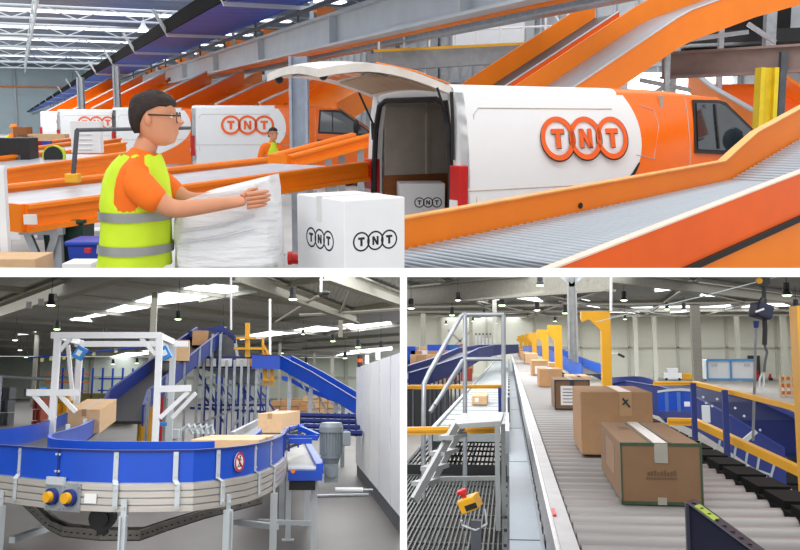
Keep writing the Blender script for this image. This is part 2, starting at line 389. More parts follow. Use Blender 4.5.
p = P(781, 100, 14.4); m = MB(); m.box(p.x-.05, p.x+.05, p.y-.05, p.y+.05, 0, 2.7); one('thin_post', m, steel_dk, 'thin dark post just right of the yellow column', 'post')
chute('cross_chute', [P(812, 134, 15), P(757, 104, 17.5), P(730, 84, 19)], 1.7, .3, 'wide orange slide descending to the right behind the van cab', bed_m=orange_deep, legs=False)
m = MB(); a = P(628, 100, 22); m.box(a.x, a.x+2.5, 22, 22.05, 1.9, 2.75); o = m.build('window_1', sky_on); struct(o)
for i, (px, py, w, h, mt) in enumerate(((660, 136, .5, .5, card), (668, 118, .35, .7, steel), (735, 132, .9, 1.0, card_w), (757, 134, .8, .9, card2), (785, 130, .7, 1.3, card))):
    p = P(px, py, 18+i*.4); m = MB(); m.box(p.x-w/2, p.x+w/2, p.y, p.y+.6, 0, p.z+h/2)
    one('stacked_crate', m, mt, ['brown', 'narrow grey', 'white', 'pale brown', 'tall brown'][i]+' crate stack standing behind the van cab', 'crate', bevel=.02)

# mezzanine with handrail beyond the beam
t = thing('mezzanine', 'grey concrete walkway with white handrails beyond the pale beam', 'walkway', (P(430, 60, 22).x, 22, 0))
a, b = P(375, 62, 21), P(560, 52, 23)
m = MB(); m.bar(a, b, 1.0, .42); m.build('deck', mat('grey_concrete', (150, 152, 156), .8), t)
m = MB(); m.bar(a+Vector((0,-.7,.2)), b+Vector((0,-.7,.2)), .06, .06); m.build('edge_strip', yellow, t)
m = MB(); u = (b-a)
for zz in (.95, .6): m.tube([a+Vector((.4,-.4,zz)), b+Vector((-.3,-.4,zz)), b+Vector((-.1,-.4,zz-.25))], .03, 6)
for k in range(9): c = a+u*(k/8)+Vector((.1,-.4,0)); m.tube([c+Vector((0,0,.2)), c+Vector((0,0,.95))], .028, 6)
m.build('handrail', white_steel, t)
m = MB(); c = P(490, 38, 24); m.box(c.x-.9, c.x+.9, 24, 25, 3.2, 4.9); m.box(c.x+.5, c.x+.8, 23.95, 24, 4.2, 4.5, 1); m.box(c.x-.5, c.x-.45, 23.95, 24, 4, 4.5, 1); 
one('white_cabin', m, [white_steel, steel_dk], 'white control cabin with small dark window behind the handrail', 'cabin')

# ---------------------------------------------------------------- van
def make_van(label, loc, rz, full=True, wall_m=None):
    white = mat('van_white', (240, 244, 246), .42, var=.01, spec=.6); org = mat('van_orange', (255, 116, 6), .25, var=.03, spec=.6)
    trim = mat('van_trim', (178, 170, 160), .6); dark = black_pl
    t = thing('delivery_van', label, 'van', loc, rz)
    T = Matrix.Translation(loc) @ Matrix.Rotation(rz, 4, 'Z')
    def top(x): return 1.97+.03*math.sin(min(1, x/2.)*PI/2)*0 - (0 if x < 2.2 else .07*((x-2.2)/1.2)**2)
    def xf(z):  # front outline
        pr = [(.25, 5.02), (.7, 5.06), (1.05, 4.92), (1.2, 4.6), (1.33, 4.4), (1.88, 3.55), (2.05, 3.3)]
        for (z0, x0), (z1, x1) in zip(pr, pr[1:]):
            if z <= z1: return x0+(x1-x0)*max(0, (z-z0)/(z1-z0))
        return pr[-1][1]
    def xb(z):  # white/orange split
        s_ = (z-1.42)/.62; return 2.28-.34*abs(s_)**2.2*(1 if s_ > 0 else 1.5)
    def yy(z): return .02+.13*max(0, (z-1.05)/.9)**2.2
    zs = [.28+.085*i for i in range(20)]; zs = [z for z in zs if z <= 1.9]+[1.9]
    def side(s):
        m = MB(); Wd = 1.7
        def pt(x, z, th=0):
            y = yy(z)+th; return T @ Vector((x, y if s < 0 else Wd-y, z))
        for (fa, fb, mi, n) in ((lambda z: 0.0, xb, 0, 10), (xb, xf, 1, 12)):
            for th in (0, .04):
                g = [[pt(fa(z)+(fb(z)-fa(z))*u/n, z, th) for u in range(n+1)] for z in zs]
                vs = [p for r in g for p in r]; w = n+1
                m.add(vs, [(i*w+j, i*w+j+1, (i+1)*w+j+1, (i+1)*w+j) for i in range(len(g)-1) for j in range(n)], mi)
        # rounded roof edge
        for (a0, b0, mi) in ((0.0, 2.0, 0), (2.0, 3.52, 1)):
            rr = []
            for i in range(9):
                x = a0+(b0-a0)*i/8; e = []
                for j in range(6):
                    q = j/5*PI/2; y = .135+.13-.13*math.cos(q); z = 1.9+(top(x)-1.9)*math.sin(q)
                    e.append(T @ Vector((x, y if s < 0 else Wd-y, z)))
                rr.append(e)
            m.loft(rr, m=mi, closed=False, caps=False)
        o = m.build('side_panel', [white, org], t, smooth=True, fix=False); return o
    sub(side(-1)); side(1)
    m = MB()
    for (a0, b0, mi) in ((0.0, 2.0, 0), (2.0, 3.52, 1)):
        for dz in (0, -.04):
            m.loft([[T @ Vector((a0+(b0-a0)*i/8, .26+1.18*j/8, top(a0+(b0-a0)*i/8)+.02*math.sin(j/8*PI)+dz)) for j in range(9)] for i in range(9)], m=mi, closed=False, caps=False)
    m.build('roof', [white, org], t, smooth=True)
    # front skin
    m = MB(); zf = [.28, .5, .7, .9, 1.05, 1.12, 1.2, 1.26]
    m.loft([[T @ Vector((xf(z)+.1*math.sin(j/10*PI)**.6, yy(z)+(1.7-2*yy(z))*j/10, z)) for j in range(11)] for z in zf], closed=False, caps=False); m.build('bonnet', org, t, smooth=True)
    m = MB(); m.loft([[T @ Vector((xf(z)+.12*math.sin(j/10*PI)**.6, yy(z)+(1.7-2*yy(z))*j/10, z)) for j in range(11)] for z in (1.26, 1.4, 1.55, 1.7, 1.9)], closed=False, caps=False); m.build('windscreen', glass_dk, t, smooth=True)
    m = MB(); m.prism([T @ Vector(p) for p in ((4.6,.05,.25),(4.9,.25,.25),(4.9,1.45,.25),(4.6,1.65,.25))], (0,0,.3)); m.build('bumper', dark, t, bevel=.03)
    # side glass, door, handle, seams (both sides)
    for s in (-1, 1):
        def q(x, z, off=.006): y = yy(z)-off; return T @ Vector((x, y if s < 0 else 1.7-y, z))
        gl = [(3.1, 1.34), (4.3, 1.28), (4.28, 1.35), (3.6, 1.8), (3.5, 1.83), (3.14, 1.83)]
        m = MB(); m.prism([q(x, z, .012) for x, z in [(3.06, 1.3), (4.38, 1.23), (4.36, 1.33), (3.63, 1.84), (3.52, 1.865), (3.1, 1.865)]], q(3, 1.5, .012)-q(3, 1.5, 0)); o = sub(m.build('window_seal', dark, t))
        m = MB(); m.prism([q(x, z, .026) for x, z in gl], q(3, 1.5, .004)-q(3, 1.5, 0)); m.build('window_glass', mat('cab_glass', (40, 52, 60), .05, var=.5, scale=2, spec=1.), o)
        m = MB(); m.bar(q(3.42, 1.34, .034), q(3.42, 1.82, .034), .025, .02); m.build('divider', dark, o)
        m = MB()
        for x in (3.0,): m.tube([q(x, .35, .002), q(x, .9, .002), q(x, 1.3, .002), q(x, 1.6, .002), q(x, 1.88, .002)], .007, 4)
        m.tube([q(.18, .9, .001), q(.18, 1.7, .001), q(.24, 1.76, .001), q(1.9, 1.76, .001)], .006, 4)
        m.tube([q(.0, 1.02, .001), q(2.1, 1.02, .001), q(4.5, .98, .001)], .006, 4)
        m.tube([q(2.2, 1.3, .001), q(2.45, 1.25, .001), q(2.55, 1.6, .001), q(2.5, 1.75, .001), q(2.3, 1.8, .001)], .005, 4)
        m.build('panel_seam', mat('seam_grey', (196, 184, 172), .5), t)
        m = MB(); m.bar(q(3.04, 1.12, .02), q(3.2, 1.12, .02), .03, .05); m.build('door_handle', dark, t, bevel=.008)
        for wx in (.95, 3.75):
            m = MB(); c = q(wx, .33, -.02); nn = (q(wx, .33, .2)-q(wx, .33, 0)).normalized(); m.disc(c-nn*.18, nn, .33, .19, 24); o = sub(m.build('wheel', black_rub, t, smooth=True))
            m = MB(); m.disc(c+nn*.005, nn, .2, .012, 16); m.build('hub_cap', steel, o)
        m = MB(); a = q(4.0, 1.38, .03); b = q(4.0, 1.42, .2); m.tube([a, b], .025, 6); o = sub(m.build('mirror_arm', dark, t))
        m = MB(); c = q(4.0, 1.49, .26); m.ball(c, .12, 12, sc=(.6, 1.0, 1.25)); m.build('wing_mirror', dark, t, smooth=True)
    if full:
        # swoosh edge beside the split
        m = MB(); L_ = [T @ Vector((xb(z)+.01, yy(z)-.004, z)) for z in (.62, .72, .82, .92, 1.02, 1.12, 1.22)]; R_ = [T @ Vector((xb(z)-.012-.075*max(0, 1-abs(z-.9)/.32), yy(z)-.004, z)) for z in (.62, .72, .82, .92, 1.02, 1.12, 1.22)]
        m.prism(L_+R_[::-1], T.to_3x3() @ Vector((0,-.004,0))); m.build('stripe', ink, t)
        m = MB(); m.ribbon
        c = T @ Vector((1.5, yy(1.48)-.012, 1.475)); ux = T.to_3x3() @ Vector((1,0,0)); uy = T.to_3x3() @ Vector((0, .19, 1)).normalized()
        ring_logo('round_logo', c, ux, uy, .212, t, orange_deep, ink, t=.006, thick=.24)
    else:
        c = T @ Vector((1.35, yy(1.5)-.012, 1.5)); ux = T.to_3x3() @ Vector((1,0,0)); uy = T.to_3x3() @ Vector((0, .19, 1)).normalized()
        ring_logo('round_logo', c, ux, uy, .24, t, orange_deep, None, t=.006, thick=.24)
    # rear frame
    def rq(y, z, x=0): return T @ Vector((x, y, z))
    for s in (-1, 1):
        m = MB(); e = [(yy(z) if s < 0 else 1.7-yy(z)) for z in zs]; inn = [(y+.11 if s < 0 else y-.11) for y in e]
        ringl = [[rq(a, z, 0), rq(b, z, 0), rq(b, z, .1), rq(a, z, .1)] for a, b, z in zip(e, inn, zs)]
        m.loft(ringl); m.build('rear_pillar', white, t)
    m = MB(); m.prism([rq(.15, 1.9), rq(.24, 1.965), rq(1.46, 1.965), rq(1.55, 1.9), rq(1.5, 1.83), rq(.2, 1.83)], T.to_3x3() @ Vector((.1,0,0))); m.build('rear_header', white, t)
    m = MB(); m.box(0, .1, .03, 1.67, .28, .56, M=T); m.box(-.12, .02, .03, 1.67, .25, .5, 1, M=T); m.build('rear_sill', [white, dark], t)
    m = MB()
    m.tube([rq(.16, .6, -.01), rq(.16, 1.1, -.01), rq(.2, 1.55, -.01), rq(.28, 1.79, -.01), rq(.4, 1.84, -.01), rq(1.3, 1.84, -.01), rq(1.42, 1.79, -.01), rq(1.5, 1.55, -.01), rq(1.54, 1.1, -.01), rq(1.54, .6, -.01)], .028, 6); m.build('door_seal', black_rub, t)
    for s in (-1, 1):
        y0, y1 = (-.005, .15) if s < 0 else (1.55, 1.705)
        m = MB(); m.box(-.035, .07, y0, y1, .76, 1.25, M=T); o = sub(m.build('tail_light', red, t, bevel=.012))
        m = MB(); m.box(-.045, -.03, y0+.02, y1-.02, .86, .94, M=T); m.build('reversing_lamp', paper, o)
    # interior
    m = MB(); m.box(.1, 3.0, .06, 1.64, .52, .56, M=T); m.build('cargo_floor', steel_dk, t)
    for s in (-1, 1):
        y = .17 if s < 0 else 1.51
        m = MB(); m.box(.1, 2.6, y, y+.02, .56, 1.08, M=T); m.build('plywood_lining', wood, t)
        m = MB(); m.box(.1, 2.6, y-.01, y+.01, 1.08, 1.84, M=T)
        for x in (.6, 1.2, 1.8): m.box(x, x+.04, y-.03, y+.04, 1.08, 1.84, M=T)
        m.box(.1, 2.6, y-.03, y+.03, 1.72, 1.78, M=T); m.build('side_lining', trim, t)
    m = MB(); m.box(2.6, 2.64, .1, 1.6, 1.08, 1.9, M=T); m.build('bulkhead', trim, t)
    m = MB(); m.box(2.58, 2.62, .1, 1.6, .56, 1.08, M=T); m.build('plywood_lining', wood, t)
    m = MB(); m.box(.1, 2.6, .15, 1.55, 1.86, 1.88, M=T); m.build('roof_lining', trim, t)
    return t, T
VT, VR = (.52, 8.0, 0), math.radians(32)
van, T = make_van('white and orange delivery van with raised tailgate, nearest vehicle at centre', VT, VR)
# raised tailgate
m = MB(); rings = []
NX, NY = 10, 12
def tg(u, v, dz=0):   # u 0..1 outwards from hinge, v across
    x = -.03-1.22*u; y = .14+(1.42)*v
    z = 1.95+.2*math.sin(u*PI*.62)+.05*math.sin(v*PI)-.06*(u**3) + dz
    if u > .8: y = .85+(y-.85)*(1-.25*(u-.8)/.2)
    return T @ Vector((x, y, z))
top_g = [[tg(i/NX, j/NY) for j in range(NY+1)] for i in range(NX+1)]
def gridmesh(g0, g1):
    m = MB(); n0 = len(g0); n1 = len(g0[0]); vs = [p for r in g0 for p in r]+[p for r in g1 for p in r]; o = n0*n1; fs = []
    for i in range(n0-1):
        for j in range(n1-1):
            a = i*n1+j; fs += [(a, a+1, a+n1+1, a+n1), (o+a, o+a+n1, o+a+n1+1, o+a+1)]
    for i in range(n0-1):
        for j in (0, n1-1): a = i*n1+j; fs.append((a, a+n1, o+a+n1, o+a))
    for j in range(n1-1):
        for i in (0, n0-1): a = i*n1+j; fs.append((a, a+1, o+a+1, o+a))
    return m.add(vs, fs)
gate = sub(gridmesh(top_g, [[tg(i/NX, j/NY, -.07) for j in range(NY+1)] for i in range(NX+1)]).build('tailgate', mat('gate_white', (226, 222, 214), .3), van, smooth=True))
g2 = [[tg(.42+.4*i/4, .16+.68*j/6, -.074) for j in range(7)] for i in range(5)]; g3 = [[p-Vector((0,0,.012)) for p in r] for r in g2]
gridmesh(g2, g3).build('gate_window', mat('grey_glass', (120, 122, 120), .1), gate)
g2 = [[tg(.06+.3*i/4, .1+.8*j/6, -.074) for j in range(7)] for i in range(5)]; g3 = [[p-Vector((0,0,.012)) for p in r] for r in g2]
gridmesh(g2, g3).build('gate_trim', mat('trim_beige', (196, 170, 138), .6), gate)
m = MB(); m.tube([tg(.0, .0, .02), tg(.3, .02, .015), tg(.6, .04, .01)], .007, 5); m.build('orange_edge', orange, gate)
for v in (.12, .88): m = MB(); m.ball(tg(.93, v, -.09), .04, 8); m.build('latch', black_pl, gate)
for y in (.17, 1.53):
    m = MB(); m.tube([T @ Vector((-.02, y, 1.45)), T @ Vector((-.03, y, 1.62))], .022, 6); m.tube([T @ Vector((-.03, y, 1.62)), tg(.12, 0 if y < 1 else 1, -.06)], .012, 6); m.build('gas_strut', black_pl, van)
m = MB(); m.tube([T @ Vector((-.05, .1, 1.9)), T @ Vector((-.04, .09, 1.6)), T @ Vector((-.03, .1, 1.3))], .018, 6); m.build('strut_cover', black_rub, van)

# parked vans far left
van2, _ = make_van('white and orange delivery van parked behind the worker\'s conveyor', (-5.15, 22, 0), math.radians(4), full=False)
L3 = ['white van parked far back, just left of the worker\'s head', 'white van parked far back beside the roll cage', 'farthest white van, near the left edge']
for i, (px, Y, rz) in enumerate(((112, 27, 10), (57, 33, 12), (40, 42, 10))):
    p = P(px, 118, Y); dup(van2, (p.x, Y, 0), math.radians(rz), label=L3[i])

# ---------------------------------------------------------------- belts with orange rails
def rail_conveyor(lab, A, B, w, h=.2, bed_m=None, name='belt_conveyor', legs=((.12,), (.6,)), far_h=None, endcap=True):
    """A,B: top of near rail at both ends; width to the far side w"""
    A = Vector(A); B = Vector(B); d = (B-A); dd = Vector((d.x, d.y, 0)).normalized(); n = Vector((-dd.y, dd.x, 0))
    t = thing(name, lab, 'conveyor', (A.x, A.y, 0)); z = Vector((0,0,1))
    for s in (0, 1):
        o = n*w*s; m = MB(); m.bar(A+o-z*h/2, B+o-z*h/2, .05, h); m.bar(A+o-z*.02-n*.03, B+o-z*.02-n*.03, .05, .03); m.bar(A+o-z*(h-.02)-n*.03, B+o-z*(h-.02)-n*.03, .06, .04)
        m.bar(A+o-z*h*.45-n*.025, B+o-z*h*.45-n*.025, .02, .015)
        m.build('side_rail', orange, t)
    m = MB(); m.bar(A+n*w/2-z*(.09), B+n*w/2-z*(.09), w-.06, .04); m.build('belt', bed_m or mat('grey_belt', (176, 178, 184), .4), t)
    if endcap:
        m = MB(); m.bar(A-z*h/2-dd*.02, A+n*w-z*h/2-dd*.02, .04, h); m.build('end_plate', orange, t)
    for q in (.06, .45, .85):
        for s in (0, 1):
            c = A+d*q+n*w*s; m = MB(); m.bar((c.x, c.y, 0), (c.x, c.y, c.z-h), .08, .05); m.box(c.x-.09, c.x+.09, c.y-.06, c.y+.06, 0, .015); m.build('leg', steel, t)
    return t
a, b = P(25, 204, 6.3), P(369, 160.8, 9.4)
t = rail_conveyor('orange railed belt conveyor nearest the worker, running behind him to the van', a, b, 1.5, .2)
p = P(30, 220, 6.24); m = MB(); m.box(p.x-.04, p.x+.05, p.y-.012, p.y+.002, p.z-.03, p.z+.04); m.build('paper_label', paper, t)
# fanned leg bracket at its near end
m = MB(); c = P(42, 231, 6.45)
for dx in (-.1, .1): m.bar((c.x+dx*1.1, c.y, c.z), (c.x+dx*.3, c.y, c.z-.22), .04, .05); m.bar((c.x+dx*.3, c.y, c.z-.22), (c.x+dx*.3, c.y, 0), .04, .05)
m.bar((c.x-.16, c.y, c.z), (c.x+.16, c.y, c.z), .05, .05); m.build('leg_bracket', steel, t)
rail_conveyor('orange railed conveyor second from the front, behind the worker', P(-60, 177, 9.2), P(140, 150, 12.5), 1.3, .24)
rail_conveyor('orange railed conveyor third from the front, below the parked vans', P(-40, 165, 13), P(125, 142, 16), 1.2, .22)
rail_conveyor('farthest orange railed conveyor, left of the worker', P(18, 152, 17), P(120, 138, 21), 1.2, .28)
rail_conveyor('orange rail section rising towards the van behind the grey column', P(289, 155, 10.6), P(372, 133, 11.6), .35, .16, legs=())

# near roller conveyor
A = Vector((0, 5.4, .885)); u = Vector((.76, .65, .068)).normalized(); n = Vector((u.y, -u.x, 0)).normalized(); Wb = 1.17; up = n.cross(u).normalized()
if up.z < 0: up = -up
t = thing('roller_conveyor', 'wide inclined roller conveyor with orange rails in the right foreground', 'conveyor', (A.x, A.y, 0))
K = 3.8; u2 = Vector((.72, .61, .26)).normalized()
def bp(s, w=0, h=0):
    p = A+n*w+up*h
    return p+u*s if s <= K else p+u*K+u2*(s-K)
m = MB(); rr = [[bp(s, -.05, -.06), bp(s, -.05, hh), bp(s, -.09, hh), bp(s, -.09, -.06)] for s, hh in ((0.0, .165), (3.75, .15), (3.95, .2), (4.3, .26), (6.5, .26))]
m.loft(rr); m.build('far_rail', orange, t)
m = MB(); m.loft([[bp(s, -.04, hh), bp(s, -.04, hh+.012), bp(s, -.12, hh+.012), bp(s, -.12, hh)] for s, hh in ((0.0, .165), (3.75, .15), (3.95, .2), (4.3, .26), (6.5, .26))]); m.build('rail_lip', mat('pale_orange_lip', (250, 170, 90), .4), t)
m = MB(); c = bp(1.75, -.045, .03); m.disc(c, n, .022, .006, 12); m.build('sensor_hole', ink, t)
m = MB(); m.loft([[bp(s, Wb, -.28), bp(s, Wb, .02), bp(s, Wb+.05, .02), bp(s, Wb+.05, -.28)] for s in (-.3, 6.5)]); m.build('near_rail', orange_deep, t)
m = MB(); m.loft([[bp(s, Wb-.005, .02), bp(s, Wb-.005, .03), bp(s, Wb+.055, .03), bp(s, Wb+.055, .02)] for s in (-.3, 6.5)]); m.build('rail_lip', mat('pale_lip', (246, 214, 196), .35), t)
m = MB(); m.loft([[bp(s, Wb+.05, -.3), bp(s, Wb+.05, -.265), bp(s, Wb+.08, -.265), bp(s, Wb+.08, -.3)] for s in (-.3, 6.5)]); m.build('gap_shade_strip', black_rub, t)  # black strip painted in for the shadow band below the rail
m = MB(); m.loft([[bp(s, Wb+.02, -.7), bp(s, Wb+.02, -.3), bp(s, Wb+.06, -.3), bp(s, Wb+.06, -.7)] for s in (-.3, 6.5)]); m.build('skirt_plate', orange, t)
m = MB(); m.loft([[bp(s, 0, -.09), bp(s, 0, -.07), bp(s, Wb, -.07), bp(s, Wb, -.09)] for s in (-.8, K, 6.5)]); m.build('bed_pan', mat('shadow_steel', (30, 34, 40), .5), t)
s = -.78; first = None
while s < 6.0:
    if first is None:
        m = MB(); c0 = bp(s, -.03, -.028); m.tube([c0, bp(s, Wb, -.028)], .0225, 10); first = m.build('roller', roller_m, t, smooth=True); base = c0
    else:
        r_ = first.copy(); C.objects.link(r_); off = bp(s, -.03, -.028)-base; r_.parent = t; r_.location = off
    s += .0715
for s in (.1, 2.2, 4.6):
    for w in (0, Wb):
        c = bp(s, w, -.1); m = MB(); m.bar((c.x, c.y, 0), c, .07, .07); m.build('leg', orange_deep, t)
# red roller end
m = MB(); c = P(292, 258, 4.6); m.tube([c, c+Vector((.09, -.05, 0))], .03, 14); m.tube([c-Vector((.02,0,0)), c], .035, 14)
c2 = P(299, 268, 4.6)
one('roller_stub', m, [red], 'red capped roller end poking out left of the big white carton', 'roller', smooth=True)

# ---------------------------------------------------------------- white cartons
def carton(name, label, base, rz, sx, sy, sz, m_, flaps=True, group=None, tape_m=None, tape_dir='x', tape_w_=.05, parent_mats=None):
    base = Vector(base); t = thing(name, label, 'box', base, rz, group); T_ = Matrix.Translation(base) @ Matrix.Rotation(rz, 4, 'Z')
    m = MB(); m.box(-sx/2, sx/2, -sy/2, sy/2, 0, sz, M=T_); m.build('carton_body', m_, t, bevel=min(.006, sx*.02))
    if flaps:
        m = MB()
        if tape_dir == 'x': m.box(-sx/2+.003, sx/2-.003, -.0015, .0015, sz, sz+.0012, M=T_)
        else: m.box(-.0015, .0015, -sy/2+.003, sy/2-.003, sz, sz+.0012, M=T_)
        m.build('flap_seam', mat('seam_brown', (120, 100, 80), .9), t)  # brown line where the top flaps meet
    if tape_m:
        m = MB(); w = tape_w_
        if tape_dir == 'x':
            m.box(-sx/2-.002, sx/2+.002, -w/2, w/2, sz, sz+.002, M=T_)
            for s in (-1, 1): m.box(s*sx/2-.002, s*sx/2+.002, -w/2, w/2, sz*.72, sz+.002, M=T_)
        else:
            m.box(-w/2, w/2, -sy/2-.002, sy/2+.002, sz, sz+.002, M=T_)
            for s in (-1, 1): m.box(-w/2, w/2, s*sy/2-.002, s*sy/2+.002, sz*.72, sz+.002, M=T_)
        m.build('tape', tape_m, t)
    return t, T_
# big white carton: near vertical edge at px 344
c = P(344, 200.5, 4.15); ang = math.atan2(.5, 1)
d1 = math.radians(35); ex = Vector((math.cos(d1), math.sin(d1), 0)); ey = Vector((-ex.y, ex.x, 0))
sx, sy = .345, .46
hgt = c.z-.86
base = Vector((c.x, c.y, .86))+ex*sx/2+ey*sy/2
tcart, T_ = carton('white_carton', 'large white carton with black ring logos at the front of the rollers', base, d1, sx, sy, hgt, card_w, tape_m=mat('white_tape', (228, 228, 226), .3), tape_dir='x')
ring_logo('round_logo', T_ @ Vector((.0, -sy/2, hgt-.2)), T_.to_3x3() @ Vector((1,0,0)), (0,0,1) , .047, tcart, ink, None, t=.001, thick=.17)
ring_logo('round_logo', T_ @ Vector((-sx/2, .0, hgt-.205)), T_.to_3x3() @ Vector((0,-1,0)), (0,0,1), .05, tcart, ink, None, t=.001, thick=.17)
# carton in the van
bb = T @ Vector((.34, 1.2, .56)); 
tc2, T2 = carton('white_carton', 'smaller white carton with ring logo lying in the open van', bb, VR-math.radians(28), .46, .42, .46, card_w)
ring_logo('round_logo', T2 @ Vector((.06, -.21, .27)), T2.to_3x3() @ Vector((1,0,0)), (0,0,1), .052, tc2, ink, None, t=.0012, thick=.2)

# ---------------------------------------------------------------- left corner clutter
p = P(3, 200, 6.0); m = MB(); m.box(p.x-.025, p.x+.025, p.y-.025, p.y+.025, 0, P(3, 168, 6.0).z); m.box(p.x-.2, p.x+.03, p.y-.02, p.y+.02, P(3, 170, 6).z, P(3, 166, 6).z); one('white_post', m, white_steel, 'white painted post at the left edge beside the orange belts', 'post')
a, b, c = P(73, 178, 8.0), P(77, 130, 8.0), P(190, 128, 9.5); m = MB(); m.tube([a, b], .022, 8); m.tube([b, c], .018, 8); t = thing('guide_bar', 'thin dark pole with bent arm standing on a yellow foot behind the belts', 'pole', a); m.build('bar', steel_dk, t)
m = MB(); m.cbox(a, .12, .1, .08); m.build('foot', yellow, t, bevel=.01)
p = P(86, 150, 10.5); m = MB(); m.box(p.x-.17, p.x+.17, p.y, p.y+.12, P(86,153,10.5).z, P(86,121,10.5).z, 0); 
for k in range(5): m.box(p.x-.08, p.x+.08, p.y-.01, p.y, P(86, 150-k*5, 10.5).z, P(86, 150-k*5-1.2, 10.5).z, 1)
one('notice_panel', m, [white_steel, steel_lt], 'white notice panel with a column of small marks beside the thin pole', 'panel', bevel=.004)
p = P(55, 156, 12); m = MB(); m.disc(p, (0,-1,0), .13, .06, 20); t = thing('round_drum', 'black round drum with lime rim behind the second orange rail', 'drum', (p.x, p.y, p.z-.13)); m.build('drum', black_pl, t); m = MB(); m.annulus(p+Vector((0,.01,0)), Vector((1,0,0)), Vector((0,0,1)), .12, .145, .07); m.build('rim', mat('lime', (190, 220, 40), .5), t)
def bin_(px, py0, py1, Y, w, mt, lab, name='storage_bin'):
    a = P(px, py1, Y); z1 = P(px, py0, Y).z; z0 = max(0, a.z) if a.z > 0 else 0; m = MB(); x = a.x
    t = thing(name, lab, 'bin', (x, Y, z0))
    m.loft([[(x-w*.42, Y-w*.38, z0), (x+w*.42, Y-w*.38, z0), (x+w*.42, Y+w*.38, z0), (x-w*.42, Y+w*.38, z0)], [(x-w/2, Y-w*.45, z1), (x+w/2, Y-w*.45, z1), (x+w/2, Y+w*.45, z1), (x-w/2, Y+w*.45, z1)]]); m.build('tub', mt, t, bevel=.01)
    m = MB(); m.box(x-w*.54, x+w*.54, Y-w*.5, Y+w*.5, z1, z1+.03); m.build('lid', mt, t, bevel=.008); return t
bin_(72, 222, 290, 6.7, .3, green_dk, 'dark green wheeled bin under the orange belt at left')
tt = bin_(98, 243, 290, 6.1, .3, blue_pl, 'blue plastic crate on the floor behind the worker', 'blue_crate')
m = MB(); p = P(89, 250, 5.9); m.box(p.x-.02, p.x+.02, p.y-.03, p.y, p.z-.015, p.z+.015); m.build('red_sticker', red, tt)
p = P(16, 259, 5.6); m = MB(); m.box(p.x-.28, p.x+.12, p.y, p.y+.3, max(0, p.z-.3), p.z+.0); one('long_box', m, card2, 'pale brown box lying in the bottom left corner of the upper hall', 'box', bevel=.004)
p = P(78, 266, 5.5); m = MB(); m.box(p.x-.1, p.x+.08, p.y, p.y+.2, p.z-.2, p.z+.015, 0); one('white_packet', m, paper, 'small white packet on the floor beside the blue crate', 'packet', bevel=.004)
k = 0
for px, py0, py1, w, Y, mt, nm, lab in ((8, 228, 240, .25, 9, card_w, 'small_box', 'white box on the floor behind the white post'), (10, 212, 226, .22, 9.5, card_w, 'small_box', 'white box behind the white post with a red label'),
      (10, 138, 163, .5, 12, black_pl, 'monitor', 'black monitor standing at the left edge'), (20, 127, 142, .35, 22, wood, 'pallet_board', 'brown board standing behind the monitor'),
      (40, 134, 146, 1.2, 22, card2, 'flat_carton', 'wide pale carton on the far orange belt'), (35, 141, 146, .3, 19, red, 'red_tub', 'small red tub on the far orange belt'), (39.5, 141, 146, .3, 19, blue_pl, 'blue_tub', 'small blue tub on the far orange belt'),
      (18, 142, 156, .25, 15, card2, 'small_box', 'pale small box beside the black monitor'), (13, 155, 163, .2, 12, card_w, 'small_box', 'white wrapped box by the black monitor'), (27, 136, 147, .35, 22, steel, 'metal_box', 'grey metal box next to the wide pale carton'),
      (95, 231, 243, .5, 8.5, card_w, 'small_box', 'white box standing behind the green bin'), (60, 236, 262, .12, 8.2, steel_lt, 'pipe_stand', 'pale grey stand behind the green bin')):
    z0, z1 = max(0, P(px, py1, Y).z), P(px, py0, Y).z; x = P(px, py0, Y).x; m = MB(); m.box(x-w/2, x+w/2, Y, Y+.3, z0, max(z1, z0+.05)); one(nm, m, mt, lab, nm.split('_')[-1], bevel=.004)

# ---------------------------------------------------------------- people
skin_m = mat('skin', (214, 148, 112), .5, var=.05, scale=12)
hair_m = mat('dark_hair', (38, 24, 18), .7, var=.3, scale=40, bump=.4)
shirt_m = mat('orange_shirt', (250, 116, 20), .8, var=.06, scale=8, bump=.3)
vest_m = mat('hi_vis_yellow', (206, 236, 40), .7, var=.08, scale=6, bump=.3)
band_m = mat('reflective_band', (150, 152, 150), .35, .2, var=.1)
trouser_m = mat('dark_trousers', (30, 32, 40), .85)
def skin_mesh(nodes, edges, root=0, lv=2):
    me = bpy.data.meshes.new('tmp'); me.from_pydata([n_[0] for n_ in nodes], edges, [])
    o = bpy.data.objects.new('tmp', me); C.objects.link(o); md = o.modifiers.new('s', 'SKIN'); md.use_smooth_shade = True
    for i, n_ in enumerate(nodes):
        r = n_[1]; me.skin_vertices[0].data[i].radius = r if isinstance(r, tuple) else (r, r)
    me.skin_vertices[0].data[root].use_root = True
    ms = o.modifiers.new('u', 'SUBSURF'); ms.levels = lv; ms.render_levels = lv
    dg = bpy.context.evaluated_depsgraph_get(); dg.update(); ev = o.evaluated_get(dg); r_ = bpy.data.meshes.new_from_object(ev)
    vs = [v.co.copy() for v in r_.vertices]; fs = [tuple(p.vertices) for p in r_.polygons]
    bpy.data.objects.remove(o); return vs, fs
